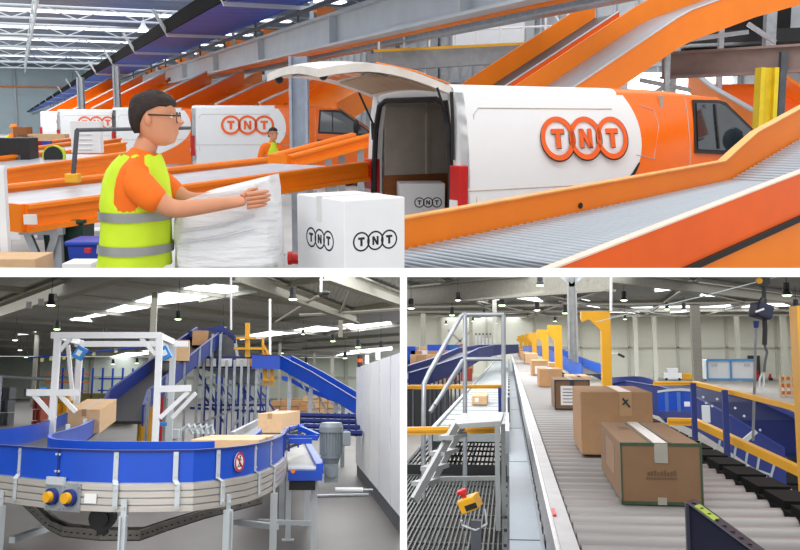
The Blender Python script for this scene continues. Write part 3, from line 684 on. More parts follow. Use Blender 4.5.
def head_rings(cx, cz, s=1.0):   # facing +X, cz = chin height
    rows = [(-.005, .052, -.005, .022), (.008, .088, -.025, .045), (.03, .098, -.05, .058), (.052, .096, -.068, .065), (.075, .096, -.082, .07), (.1, .096, -.092, .074), (.125, .093, -.098, .077), (.15, .097, -.1, .078), (.175, .096, -.098, .077), (.2, .084, -.09, .071), (.22, .062, -.07, .056), (.235, .03, -.035, .03), (.239, .005, -.01, .008)]
    R = []
    for z, f, b, w in rows:
        e = []; mx = (f+b)/2; ax = (f-b)/2
        for k in range(32):
            th = 2*PI*k/32; cx_, sy_ = math.cos(th), math.sin(th)
            x = mx+ax*math.copysign(abs(cx_)**.85, cx_); y = w*math.copysign(abs(sy_)**.9, sy_)
            fr = max(0, cx_)**14
            x += fr*{.052: .012, .075: .012, .1: .04, .125: .02}.get(z, 0)
            x -= {.125: .012}.get(z, 0)*(max(0, cx_)**3)*(abs(sy_) > .25)
            e.append(Vector((cx+x*s, y*s, cz+z*s)))
        R.append(e)
    return R
def make_person(label, loc, rz, hat=False, lean=.06, arms='reach'):
    t = thing('person', label, 'person', loc, rz); T = Matrix.Translation(loc) @ Matrix.Rotation(rz, 4, 'Z')
    Vv = Vector; nd = []; ed = []
    def N(p, r, to=None):
        nd.append((Vv(p), r)); 
        if to is not None: ed.append((to, len(nd)-1))
        return len(nd)-1
    pel = N((0, 0, .98), (.15, .12)); wa = N((.01, 0, 1.12), (.135, .11), pel); ch = N((.02+lean*.5, 0, 1.32), (.155, .125), wa); nb = N((.03+lean, 0, 1.46), (.07, .06), ch); nk = N((.05+lean, 0, 1.54), (.055, .055), nb); N((.08+lean, 0, 1.6), (.055, .055), nk)
    for s in (-1, 1):
        hp = N((0, s*.09, .9), .085, pel); kn = N((.03, s*.1, .5), .06, hp); an = N((-.02, s*.1, .1), .042, kn); ft = N((.05, s*.1, .05), .042, an); N((.18, s*.11, .035), .032, ft)
        sh = N((.02+lean, s*.18, 1.41), .062, ch)
        if arms == 'reach': el = (.2, s*.21, 1.27); wr = (.46, s*.17, 1.3)
        else: el = (.05, s*.25, 1.15); wr = (.2, s*.2, 1.0)
        e_ = N(el, .045, sh); w_ = N(wr, .028, e_); dr = (Vv(wr)-Vv(el)).normalized(); pm = N(Vv(wr)+dr*.06, (.036, .02), w_)
    vs, fs = skin_mesh(nd, ed)
    m = MB(); m.add([T @ v for v in vs], fs)
    for s in (-1, 1):
        el, wr = ((.2, s*.21, 1.27), (.46, s*.17, 1.3)) if arms == 'reach' else ((.05, s*.25, 1.15), (.2, s*.2, 1.0))
        dr = (Vv(wr)-Vv(el)).normalized(); sd = Vv((0, 1, 0)); dn = Vv((0, 0, -1)); pc = Vv(wr)+dr*.09
        for k, L in enumerate((.062, .072, .068, .054)):
            a = pc+dn*(.026-.018*k)*-1+dr*.0+sd*(-s)*.0; a = pc + Vv((0, 0, (.028-.019*k)))
            pts = [a-dr*.03, a+dr*L*.45, a+dr*L*.8-sd*s*.012, a+dr*L-sd*s*.03]
            m.tube([T @ p for p in pts], [.0105, .0098, .009, .006], 8)
        a = Vv(wr)+dr*.04+Vv((0, -s*.01, .02)); m.tube([T @ p for p in (a, a+dr*.03+Vv((0, -s*.02, .022)), a+dr*.065+Vv((0, -s*.03, .026)))], [.013, .011, .007], 8)
    hx, hz = .095+lean, 1.55
    R = [[T @ p for p in r] for r in head_rings(hx, hz)]; m.loft(R)
    for s in (-1, 1): m.ball(T @ Vv((hx-.012, s*.078, hz+.115)), .03, 10, sc=(.55, .3, 1)); m.ball(T @ Vv((hx+.082, s*.03, hz+.128)), .011, 8, m=1); m.ball(T @ Vv((hx+.087, s*.03, hz+.128)), .0065, 8, m=2)
    m.bar(T @ Vv((hx+.094, -.022, hz+.056)), T @ Vv((hx+.094, .022, hz+.056)), .012, .007, m=3)
    body = m.build('body', [skin_m, paper, ink, mat('lips', (170, 84, 74), .5)], t, smooth=True)
    # hair cap / hat
    m = MB(); rr = []
    for i, z in enumerate((.055, .075, .1, .125, .15, .175, .2, .22, .237, .247)):
        f = {.055: -.052, .075: -.042, .1: -.032, .125: -.006, .15: .025, .175: .102, .2: .1, .22: .078, .237: .04, .247: .008}[z]; b = {.055: -.085, .075: -.098, .1: -.107, .125: -.111, .15: -.112, .175: -.109, .2: -.1, .22: -.08, .237: -.045, .247: -.012}[z]; w = {.055: .066, .075: .076, .1: .081, .125: .084, .15: .086, .175: .086, .2: .079, .22: .063, .237: .036, .247: .008}[z]
        mx = (f+b)/2; ax = (f-b)/2
        rr.append([T @ Vv((hx+mx+ax*math.cos(2*PI*k/24), w*math.sin(2*PI*k/24), hz+z+.004*math.sin(k*3+i))) for k in range(24)])
    if hat: m.loft(rr[4:]); hh = m.build('hair', orange, t, smooth=True); hh.name = 'cap'
    else: m.loft(rr); m.build('hair', hair_m, t, smooth=True)
    if not hat:
        m = MB()
        for s in (-1, 1):
            m.tube([T @ Vv((hx-.01, s*.084, hz+.135)), T @ Vv((hx+.07, s*.074, hz+.132)), T @ Vv((hx+.108, s*.05, hz+.13))], .0035, 6)
            m.annulus(T @ Vv((hx+.108, s*.032, hz+.122)), T.to_3x3() @ Vv((0, 1, 0)), Vv((0, 0, 1)), .02, .025, .003, 16)
        m.build('glasses', ink, t)
    # shirt torso+sleeves
    nd.clear(); ed.clear()
    pel = N((0, 0, .97), (.165, .13)); wa = N((.01, 0, 1.12), (.15, .122), pel); ch = N((.02+lean*.5, 0, 1.33), (.168, .135), wa); nb = N((.035+lean, 0, 1.49), (.088, .08), ch); N((.05+lean, 0, 1.54), (.074, .07), nb)
    for s in (-1, 1):
        sh = N((.02+lean, s*.18, 1.405), .08, ch); el = Vv((.165, s*.215, 1.285)) if arms == 'reach' else Vv((.05, s*.25, 1.17)); N(el, .064, sh)
    vs, fs = skin_mesh(nd, ed); m = MB(); m.add([T @ v for v in vs], fs); m.build('shirt', shirt_m, t, smooth=True)
    # vest: shell with armholes left open by stopping below the shoulder
    m = MB(); rr = []
    prof = [(1.0, -.015, .165, .19), (1.05, -.01, .163, .188), (1.1, -.005, .16, .186), (1.2, .0, .158, .186), (1.28, .002, .158, .188), (1.34, .004, .155, .172), (1.39, .006, .145, .15), (1.43, .01, .132, .138), (1.47, .02, .115, .118), (1.505, .03, .09, .09)]
    for z, x, ax, ay in prof:
        rr.append([T @ Vv((x+lean*(z-.9)*1.1+ax*math.cos(2*PI*k/36)*(1+.02*math.sin(5*z*9+k)), ay*math.sin(2*PI*k/36), z+.006*math.sin(k*1.7))) for k in range(36)])
    m.loft(rr, caps=False); v = sub(m.build('vest', vest_m, t, smooth=True))
    m = MB()
    for z0, z1, in ((1.065, 1.105), (1.215, 1.255)):
        rr = []
        for z in (z0, z1):
            i = [q for q in range(len(prof)-1) if prof[q][0] <= z][-1]; a, b = prof[i], prof[i+1]; f = (z-a[0])/(b[0]-a[0]); x, ax, ay = [a[j]+(b[j]-a[j])*f for j in (1, 2, 3)]
            rr.append([T @ Vv((x+lean*(z-.9)*1.1+(ax+.009)*math.cos(2*PI*k/36), (ay+.009)*math.sin(2*PI*k/36), z)) for k in range(36)])
        m.loft(rr, caps=False)
    m.build('reflective_band', band_m, v, smooth=True)
    nd.clear(); ed.clear()
    pel = N((0, 0, .95), (.165, .13))
    for s in (-1, 1): hp = N((0, s*.09, .86), .1, pel); kn = N((.03, s*.1, .5), .075, hp); N((-.02, s*.1, .1), .06, kn)
    vs, fs = skin_mesh(nd, ed); m = MB(); m.add([T @ v for v in vs], fs); m.build('trousers', trouser_m, t, smooth=True)
    return t
p = P(137, 118, 4.1)
make_person('person in orange shirt and yellow hi-vis vest, dark hair and glasses, holding a white parcel', (p.x-.02, 4.1, 0), math.radians(4), lean=.0)
make_person('person in hi-vis vest stooping far behind the conveyors, left of the grey column', (P(270, 118, 17.5).x, 17.5, -.3), math.radians(-60), lean=.05, arms='down')
make_person('person with orange cap and hi-vis vest standing at the far left', (P(7, 118, 24).x, 24, -.28), math.radians(20), hat=True, arms='down')
# plastic-wrapped white parcel in his hands
wrap = mat('white_plastic_wrap', (232, 233, 236), .35, var=.04, scale=5, bump=.9, stretch=(1, 1, 5))
m = MB(); c = P(230, 238, 4.2); rr = []
for i in range(13):
    q = i/12; z = -.33+.66*q; s_ = 1-.10*max(0, (q-.62)/.38)**2-.05*(1-q)
    rr.append([c+Vector(((.245*s_+.008*math.sin(k*1.3+i))*math.copysign(abs(math.cos(2*PI*k/40))**.45, math.cos(2*PI*k/40)), (.18*s_+.006*math.sin(k*2.1-i))*math.copysign(abs(math.sin(2*PI*k/40))**.45, math.sin(2*PI*k/40)), z-.10+.07*(q**2)*math.cos(2*PI*k/40))) for k in range(40)])
m.loft(rr); t = thing('wrapped_parcel', 'bulky white plastic wrapped parcel carried by the worker in front', 'parcel', (c.x, c.y, c.z-.33)); m.build('bundle', wrap, t, smooth=True)
m = MB(); m.tube([c+Vector((-.2,-.185,.05)), c+Vector((0,-.19,.08)), c+Vector((.15,-.19,.13))], .006, 6); m.tube([c+Vector((-.2,-.185,.0)), c+Vector((0,-.19,.03)), c+Vector((.15,-.19,.07))], .005, 6); m.build('fold', mat('wrap_fold', (206, 208, 214), .4), t, smooth=True)
# ================================================================ LOWER LEFT HALL
cur = BL
floor_l = mat('dark_grey_floor', (84, 80, 76), .45, var=.16, scale=.9)
wall_g = mat('pale_green_wall', (206, 214, 202), .7, var=.05, scale=.3)
roof_g = mat('dark_roof_sheet', (196, 199, 194), .7, var=.12, scale=.3, wave=('X', 1.2, .4))
beam_g = mat('beige_grey_steel', (182, 180, 168), .6, var=.06)
m = MB(); m.box(-75, 60, 2.5, 150, -.3, 0); struct(m.build('floor', floor_l))
m = MB(); m.box(-75, 60, 148, 148.4, 0, 6.5)
for x in range(-72, 60, 8): m.box(x, x+.5, 147.6, 148, 0, 6.5, 1)
m.box(-75, 60, 147.7, 148, 3.2, 3.5, 1); struct(m.build('wall_back', [wall_g, beam_g]))
m = MB(); m.box(-75, -74.7, 3, 148, 0, 6.5); struct(m.build('wall_left', wall_g))
m = MB(); m.box(-75, 60, 4, 150, 6.6, 6.8); struct(m.build('ceiling', roof_g))
ZR = 6.45
def roofpt(px, py, z=ZR): return PZ(px, py, z)
def rbeam(a, b, w, h, lab, grp, z=ZR):
    m = MB(); p, q = roofpt(*a, z), roofpt(*b, z); d = (q-p)*.25; m.ibeam(p-d*0, q+d, w, h, .08); return one('roof_beam', m, beam_g, lab, 'beam', grp)
rbeam((-60, 331), (102, 275), .5, .9, 'thick roof beam sloping up across the top left of the lower left hall', None, 6.0)
rbeam((236, 274), (340, 312), .45, .7, 'roof beam sloping down to the right past the hanging lamps', None, 6.1)
rbeam((325, 272), (410, 303), .45, .7, 'roof beam in the top right corner of the lower left hall', None, 6.1)
for i, (a, b) in enumerate((((-20, 286), (300, 322)), ((-20, 300), (300, 332)), ((-20, 318), (320, 342)), ((-20, 330), (320, 350)), ((-20, 338), (330, 356)), ((60, 277), (300, 304)), ((-20, 345), (340, 360)))):
    rbeam(a, b, .14, .26, 'slim purlin running under the dark roof on the left', 'purlins over the left part of the hall')
for i, (a, b) in enumerate((((270, 322), (420, 300)), ((280, 340), (420, 322)), ((200, 300), (420, 262)), ((260, 352), (420, 341)), ((240, 346), (420, 333)))):
    rbeam(a, b, .14, .26, 'slim purlin rising to the right under the dark roof', 'purlins over the right part of the hall')
m = MB(); p = [roofpt(*q, 6.1) for q in ((300, 315), (340, 313), (400, 309))]; m.tube(p, .12, 6); m.tube([roofpt(340, 313, 6.1), roofpt(352, 287, 6.1)], .08, 6); m.tube([roofpt(276, 322, 6), roofpt(318, 296, 6)], .07, 6)
one('roof_brace', m, beam_g, 'thin tubular roof bracing meeting above the blue decline', 'brace')
SK = [[(72, 321), (148, 308), (212, 287), (196, 286), (150, 297), (110, 310)], [(150, 306), (236, 296), (238, 287), (214, 285)], [(240, 340), (282, 335), (280, 330), (250, 335)], [(250, 337), (330, 331), (320, 326), (290, 331)], [(300, 332), (362, 328), (352, 324), (322, 327)], [(350, 330), (392, 325), (390, 322), (352, 326)],
      [(90, 362), (150, 354), (168, 349), (130, 352)], [(335, 356), (392, 350), (392, 347), (350, 351)], [(70, 320), (92, 322), (88, 318), (76, 318)], [(18, 335), (38, 334), (36, 332), (20, 333)]]
for q in SK:
    m = MB(); m.prism([roofpt(x, y, 6.55) for x, y in q], (0, 0, .03)); one('skylight', m, sky_on, 'bright daylight panel let into the dark roof', 'skylight', 'skylights of the lower left hall')
def pendant(px, py, Y, r, lab, grp=None, name='pendant_lamp', ztop=None):
    c = P(px, py, Y); zt = ztop if ztop else cur_roof; t = thing(name, lab, 'lamp', c, 0, grp)
    m = MB(); m.tube([c+Vector((0,0,r*1.3)), Vector((c.x, c.y, zt))], r*.07, 5); m.build('rod', black_pl, t)
    m = MB(); m.tube([c+Vector((0,0,r*2.4)), c+Vector((0,0,r*1.1))], [r*.62, r*.7], 10); m.tube([c+Vector((0,0,r*1.1)), c], [r*.6, r], 14); m.build('shade', black_pl, t)
    m = MB(); m.disc(c+Vector((0,0,-.01)), (0,0,-1), r*.92, r*.22, 14, r2=r*.6); m.build('bulb', lamp_on, t); return t
cur_roof = 6.5
for px, py, Y, r in ((51, 305, 38, .19), (57, 329, 45, .17), (178, 319, 42, .16), (15, 340, 60, .18), (20, 350, 75, .18), (26, 357, 90, .2), (137, 363, 90, .2), (113, 364, 95, .2), (293, 299, 36, .19), (358, 347, 60, .2), (333, 341, 70, .22), (345, 358, 90, .26), (303, 334, 60, .13), (306, 363, 100, .25), (223, 327, 55, .15), (381, 348, 60, .18), (105, 334, 60, .15), (282, 353, 110, .2)):
    pendant(px, py, Y, r, 'black pendant high bay lamp glowing greenish under the dark roof', 'pendant lamps of the lower left hall')
for px, y0, w, Y, lab in ((33, 402, .35, 88, 'beige roof column at far left'), (150, 410, .3, 48, 'beige roof column behind the white gate'), (279, 400, .3, 95, 'thin column behind the yellow guard'), (332, 398, .5, 130, 'pale column far behind the blue decline'), (367, 396, .5, 140, 'pale column behind the white wall panels'), (314, 398, .3, 120, 'pale column left of the signal light'), (340, 345, .3, 62, 'short roof post above the right end')):
    p = P(px, 389, Y); m = MB(); m.box(p.x-w/2, p.x+w/2, Y, Y+w, 0 if y0 != 345 else 5, 6.5); one('roof_column', m, beam_g, lab, 'column')
for px, y0, y1, Y, lab in ((231, 260, 330, 20, 'white hanging pipe above the blue platform'), (270, 299, 360, 24, 'white hanging pipe right of the yellow guard')):
    a, b = P(px, y0, Y), P(px, y1, Y); m = MB(); m.tube([a, b], .022 if Y < 22 else .03, 8); one('hanging_pipe', m, white_steel, lab, 'pipe')
a = P(321, 292, 22); t = thing('roof_camera', 'short white ceiling rod with a small black camera', 'camera', a); m = MB(); m.tube([a, a+Vector((0,0,.5))], .03, 8); m.build('rod', white_steel, t); m = MB(); m.ball(a+Vector((.12,0,-.02)), .07, 10, sc=(1.6,1,.8)); m.build('camera_body', black_pl, t, smooth=True)
# flags on wire
t = thing('flag_line', 'wire with small yellow tags stretched behind the white gate', 'wire', P(30, 360, 26)); m = MB(); m.tube([P(28, 358, 26), P(60, 355, 26), P(95, 352, 26), P(150, 346, 26)], .02, 5); m.build('wire', blue, t)
for px, py in ((42, 358), (51, 357), (59, 356), (64, 356), (72, 355), (94, 352), (116, 349)):
    c = P(px, py, 26); m = MB(); m.box(c.x-.04, c.x+.04, c.y-.01, c.y+.01, c.z-.1, c.z); m.build('tag', mat('pale_yellow', (232, 226, 150), .6), t)
for i, (px, py) in enumerate(((29, 305), (41, 302), (54, 297), (67, 292), (82, 286), (97, 280))):
    c = P(px, py, 42+0*i); m = MB(); m.box(c.x-.12, c.x+.12, c.y, c.y+.05, c.z-.15, c.z+.15); one('beam_plate', m, white_steel, 'small white plate hanging under the thick roof beam', 'plate', 'white plates along the thick roof beam')

# ---- curved guard conveyor
ZB, ZG, ZF = .9, 1.1, .72
outer = spline([PZ(x, y, ZG) for x, y in ((110, 401), (85, 407), (65, 414), (45, 422.5), (20, 427.5), (-15, 431.5), (-48, 436), (-58, 440), (-35, 443.5), (0, 445.2), (33, 447.8), (63, 449.6), (110, 451), (160, 451), (200, 450.3), (243, 446.5), (268, 441), (281, 435), (284, 429))], 6)
inner = spline([PZ(x, y, ZG) for x, y in ((120, 406), (100, 416), (82, 425), (64, 431), (51, 434), (47.5, 437), (51, 439.5), (62, 441), (100, 442.3), (193, 442.8), (230, 441), (250, 437.5), (259, 433), (262, 429))], 6)
def resample(path, n):
    L = [0]
    for a, b in zip(path, path[1:]): L.append(L[-1]+(b-a).length)
    out = []; j = 0
    for i in range(n):
        s = L[-1]*i/(n-1)
        while j < len(L)-2 and L[j+1] < s: j += 1
        out.append(path[j].lerp(path[j+1], (s-L[j])/max(1e-6, L[j+1]-L[j])))
    return out
def near(path, px):   # point of the front stretch seen at column px
    best = None
    for p in path:
        v = cur.R @ (p-Vector((0, 0, cur.H))); x = CX+F*v.x/v.y; y = CY-F*v.z/v.y
        if y > 440 and (best is None or abs(x-px) < best[0]): best = (abs(x-px), p)
    return best[1]
fine_o = resample(outer, 400)
root = thing('curved_conveyor', 'curved belt conveyor with blue guards and ribbed aluminium frame in the foreground', 'conveyor', (outer[60].x, outer[60].y, 0))
dz = Vector((0, 0, -ZG))
base_o = [p+dz for p in resample(outer, 120)]; base_i = [p+dz for p in resample(inner, 120)]
m = MB(); m.ribbon(base_o, ZB, ZG, -.012); m.build('outer_guard', blue, root, smooth=True)
m = MB(); m.ribbon(base_o, ZG, ZG+.008, -.03); m.build('guard_lip', blue_dk, root, smooth=True)
m = MB(); m.ribbon(base_i, ZB, ZG, .012); m.ribbon(base_i, ZG-.0, ZG+.008, .03); m.build('inner_guard', blue, root, smooth=True)
alu_r = mat('ribbed_aluminium', (206, 200, 192), .36, .45, var=.07, scale=3, stretch=(1, 1, 20))
m = MB()
for k in range(4): m.ribbon(base_o, ZF+k*.045, ZF+k*.045+.037, -.034)
m.ribbon(base_o, ZF, ZB, -.018, m=1); m.build('aluminium_frame', [alu_r, steel], root, smooth=True)
m = MB(); n_ = 120; vs = [p+Vector((0,0,ZB+.02)) for p in base_o]+[p+Vector((0,0,ZB+.02)) for p in base_i]; m.add(vs+[v-Vector((0,0,.05)) for v in vs], [(i, i+1, n_+i+1, n_+i) for i in range(n_-1)]+[(2*n_+i, 3*n_+i, 3*n_+i+1, 2*n_+i+1) for i in range(n_-1)]); m.build('belt', mat('dark_belt', (66, 66, 70), .6), root)
def tangent(p):
    i = min(range(len(fine_o)), key=lambda k: (fine_o[k]-p).length); i = max(1, min(len(fine_o)-2, i)); d = fine_o[i+1]-fine_o[i-1]; d.z = 0; d.normalize(); return d
def out_n(p):
    d = tangent(p); return Vector((d.y, -d.x, 0))
for px in (20, 114, 179, 221, 253, 276):
    p = near(fine_o, px); d = tangent(p); o = out_n(p); s = 1
    b = Vector((p.x, p.y, 0)); m = MB(); w = .035
    m.bar(b+o*.012+Vector((0,0,ZB+.01)), b+o*.012+Vector((0,0,ZG-.005)), .032, .008, up=o)
    m.bar(b+o*.012+Vector((0,0,ZB+.015)), b+o*.045+d*.02+Vector((0,0,ZB-.012)), .034, .008)
    m.bar(b+o*.042+d*.02+Vector((0,0,ZF+.02)), b+o*.042+d*.02+Vector((0,0,ZB-.01)), .032, .01, up=o)
    for z in (ZB+.04, ZG-.03): m.disc(b+o*.018+Vector((0,0,z)), o, .007, .006, 8)
    for z in (ZF+.04, ZB-.04): m.disc(b+o*.048+d*.02+Vector((0,0,z)), o, .007, .006, 8)
    m.build('guard_bracket', steel_lt, root)
p = near(fine_o, 63); b = Vector((p.x, p.y, 0)); o = out_n(p); d = tangent(p); m = MB(); m.bar(b+o*.01+Vector((0,0,ZB-.01)), b+o*.01+Vector((0,0,ZG)), .018, .01, up=o)
m.build('guard_joint', blue_dk, root)
m = MB()
for s in (-1, 1):
    for z in (ZB+.06, ZG-.03): m.disc(b+o*.014+d*s*.016+Vector((0,0,z)), o, .008, .008, 8)
m.bar(b+o*.03-d*.075+Vector((0,0,ZB+.0)), b+o*.03+d*.09+Vector((0,0,ZB+.0)), .02, .05); m.build('joint_clamp', steel_lt, root)
for px in (60, 82):
    p = near(fine_o, px); b = Vector((p.x, p.y, 0)); o = out_n(p); d = tangent(p); c = b+o*.034+Vector((0,0,ZB-.1))
    m = MB(); m.bar(c-Vector((0,0,.09)), c+Vector((0,0,.09)), .155, .008, up=o)
    for sx in (-1, 1):
        for sz in (-1, 1): m.disc(c+d*sx*.06+Vector((0,0,sz*.07))+o*.004, o, .009, .006, 8)
    o1 = sub(m.build('motor_plate', steel, root))
    m = MB(); m.disc(c+o*.004, o, .055, .03, 20); m.build('motor_flange', blue_dk, o1)
    m = MB(); m.disc(c+o*.03, o, .038, .035, 20, r2=.034); m.build('motor_cap', yellow, o1)
p = near(fine_o, 99); b = Vector((p.x, p.y, 0)); o = out_n(p); d = tangent(p); c = b+o*.036+Vector((0,0,ZB-.1)); m = MB(); m.bar(c-d*.045, c+d*.045, .006, .06); m.build('paper_label', paper, root)
# prohibition sign
p = near(fine_o, 237.5); b = Vector((p.x, p.y, 0)); o = out_n(p); d = tangent(p); c = b+o*.014+Vector((0,0,ZB+.1)); d = d if (cur.R @ d).x > 0 else -d; zz = Vector((0,0,1))
m = MB(); m.disc(c, o, .066, .004, 28); s_ = sub(m.build('prohibition_sign', paper, root))
m = MB(); m.annulus(c+o*.004, d, zz, .05, .066, .002, 32); e = (d-zz).normalized(); m.bar(c+o*.005-e*.055, c+o*.005+e*.055, .012, .003, up=o); 
m.build('red_ring', red, s_)
m = MB(); q = c+o*.0045
m.disc(q+zz*.036+d*.006, o, .008, .002, 10); m.bar(q+zz*.03+d*.005, q-zz*.004-d*.003, .013, .002, up=o); m.bar(q+zz*.02, q+zz*.01+d*.022, .006, .002, up=o); m.bar(q-zz*.002, q-zz*.026+d*.012, .008, .002, up=o); m.bar(q-zz*.002, q-zz*.024-d*.014, .008, .002, up=o); m.bar(q-zz*.03-d*.03, q-zz*.03+d*.03, .006, .002, up=o)
m.build('walking_figure', ink, s_)
# legs of the curve
for px, dy in ((12, 0), (127, 0), (226, 0), (278, .0)):
    p = near(fine_o, px); o = out_n(p); d = tangent(p); b = Vector((p.x, p.y, 0))-o*dy; m = MB()
    top_z = ZF+.06 if dy == 0 else ZF
    b2 = b+o*(.045 if dy == 0 else 0)
    for s in (-1, 1): m.bar(b2+d*s*.016+Vector((0,0,0)), b2+d*s*.016+Vector((0,0,ZF-.02)), .012, .05, up=o)
    m.bar(b2, b2+Vector((0,0,ZF-.04)), .03, .02, up=o)
    m.bar(b2+o*.0+Vector((0,0,ZF-.12)), b2+Vector((0,0,top_z+.02)), .035, .012, up=o)
    for z in (ZF-.1, ZF-.04, ZF+.03): m.disc(b2+o*.008+Vector((0,0,z)), o, .008, .008, 8)
    m.box(b2.x-.06, b2.x+.06, b2.y-.05, b2.y+.05, 0, .012)
    m.build('leg', steel_lt if dy == 0 else steel_dk, root)
# slung channel under the curve
ch_m = mat('dusty_channel', (150, 146, 138), .5, .4, var=.2)
q = [PZ(x, y, .42) for x, y in ((2, 484), (25, 508), (48, 530), (62, 537), (100, 541), (140, 541), (168, 531), (205, 519), (262, 504))]
m = MB(); m.ribbon(q, 0, .075, .012, m=0); m.ribbon(q, 0, .01, .16, m=1); m.ribbon([p+Vector((.0, .16, 0)) for p in q], 0, .075, .012, m=0)
for i in range(len(q)-1):
    for k in range(6): c = q[i].lerp(q[i+1], (k+.5)/6); m.cbox(c+Vector((0,-.008,.04)), .018, .006, .008, m=1)
m.build('cable_channel', [ch_m, black_rub], root)
q = [PZ(x, y, .62) for x, y in ((-10, 492), (30, 502), (62, 506), (110, 507), (170, 504), (215, 500), (250, 492))]
m = MB(); m.ribbon(q, 0, .09, .35); m.build('drive_bed', black_rub, root)
m = MB(); c = P(105, 516, 6.6); m.disc(c, (0,-1,0), .085, .12, 20); m.disc(c+Vector((0,-.12,0)), (0,-1,0), .05, .03, 14); m.cbox(c+Vector((.0,-.05,-.08)), .06, .1, .06); m.build('drive_motor', black_pl, root, smooth=True)
a, b = PZ(12, 540, .3), PZ(60, 524, .3); m = MB(); m.bar(a, b, .05, .05); m.build('cross_bar', steel_lt, root)
a, b = PZ(228, 521, .3), PZ(277, 527, .3); m = MB(); m.bar(a, b, .05, .05); m.build('cross_bar', steel_lt, root)
# inner posts
for x, y in ((114, 408), (85, 420), (68, 426)):
    c = PZ(x, y, ZG+.02); m = MB(); m.box(c.x-.018, c.x+.018, c.y-.02, c.y+.02, ZB-.05, ZG+.04); m.build('inner_post', steel_lt, root)

# ---- cartons
def fcarton(lab, x0, x1, yt, yb, zb, Y, depth, mt, rz=0, tp=None, name='cardboard_box', group=None, td='y', tw=.05):
    a, b = P(x0, yb, Y), P(x1, yb, Y); zt = P((x0+x1)/2, yt, Y).z; zb = zb if zb is not None else a.z
    w = (b.x-a.x); base = Vector(((a.x+b.x)/2, (a.y+b.y)/2+depth/2, zb))
    return carton(name, lab, base, rz, w, depth, zt-zb, mt, tape_m=tp, tape_dir=td, group=group, tape_w_=tw)
t_, _ = fcarton('cardboard box on the left leg of the curved conveyor, behind the white gate post', 67, 99.5, 409, 431, .92, 12.6, 1.1, card2, tp=tape, tw=.06); t_.rotation_euler.x = math.radians(6.5); t_.location.z += .06
def kcarton(lab, A, B, Cc, zt, zb, mt, tp=None, name='cardboard_box'):
    A, B, Cc = PZ(*A, zt), PZ(*B, zt), PZ(*Cc, zt); e = (A-B); sx = e.length; e.normalize(); nrm = Vector((-e.y, e.x, 0)); sy = abs((Cc-A).dot(nrm)); base = (A+B)/2+nrm*sy/2; base.z = zb
    return carton(name, lab, base, math.atan2(e.y, e.x), sx, sy, zt-zb, mt, tape_m=tp, tape_dir='x', tape_w_=.05)
A_ = PZ(262, 440.5, 1.12); r_ = math.radians(-8); carton('cardboard_box', 'flat cardboard box lying on the front bend of the curved conveyor', Vector((A_.x-.03, A_.y+.14, .92))+Vector((-math.cos(r_), -math.sin(r_), 0))*.26+Vector((-math.sin(r_), math.cos(r_), 0))*.35, r_, .52, .7, .2, card2, tape_m=tape)
fcarton('cardboard box on the grey return belt in front of the blue decline', 267, 291, 413.5, 433.5, .93, 12.2, 1.6, card2, rz=math.radians(-9), tp=tape, tw=.06)

# ---- incline
def guard_belt(name, lab, pts, w, h, mbelt, mguard, cat='conveyor', dn=.08, posts=0, post_m=None):
    pts = [Vector(p) for p in pts]; t = thing(name, lab, cat, (pts[0].x, pts[0].y, 0)); d = (pts[-1]-pts[0]); d.z = 0; d.normalize(); n = Vector((d.y, -d.x, 0))
    m = MB(); m.loft([[p-n*w/2-Vector((0,0,.05)), p-n*w/2, p+n*w/2, p+n*w/2-Vector((0,0,.05))] for p in pts]); m.build('belt', mbelt, t)
    for s in (-1, 1):
        m = MB(); m.loft([[p+n*s*w/2+Vector((0,0,-dn)), p+n*s*w/2+Vector((0,0,h)), p+n*s*(w/2+.03)+Vector((0,0,h)), p+n*s*(w/2+.03)+Vector((0,0,-dn))] for p in pts]); m.build('side_guard', mguard, t)
        m = MB(); m.loft([[p+n*s*w/2+Vector((0,0,h)), p+n*s*w/2+Vector((0,0,h+.012)), p+n*s*(w/2+.05)+Vector((0,0,h+.012)), p+n*s*(w/2+.05)+Vector((0,0,h))] for p in pts]); m.build('guard_lip', blue_dk, t)
    if posts:
        L = (pts[-1]-pts[0]).length
        for k in range(posts):
            f = (k+.5)/posts*(len(pts)-1); i = min(int(f), len(pts)-2); c = pts[i].lerp(pts[i+1], f-i)
            m = MB(); q = c+n*(w/2+.05); m.bar(q+Vector((0,0,-dn-.05)), q+Vector((0,0,h+.02)), .04, .03); m.build('guard_bracket', post_m or steel, t)
    return t
dbelt = mat('black_belt', (40, 40, 44), .6)
inc = guard_belt('incline_conveyor', 'steep dark belt conveyor with blue guards climbing from the white gate', [P(122, 421, 15), P(128, 405, 16), P(180, 362, 19), P(211, 338, 21)], .62, .24, dbelt, blue_dk, posts=8)
for (x, y, Y) in ((148, 395, 16.6), (166, 380, 18), (186, 365, 19.5)):
    c = P(x, y, Y); m = MB(); m.bar((c.x, c.y, 0), c, .05, .05); m.build('leg', steel, inc)
carton('cardboard_box', 'cardboard box riding halfway up the steep blue incline', P(174.5, 361.5, 18.2), .1, .56, .7, .4, card2)
carton('cardboard_box', 'cardboard box at the very top of the steep blue incline', P(200, 346, 20.4)+Vector((0,0,-.0)), .1, .34, .6, .32, card)

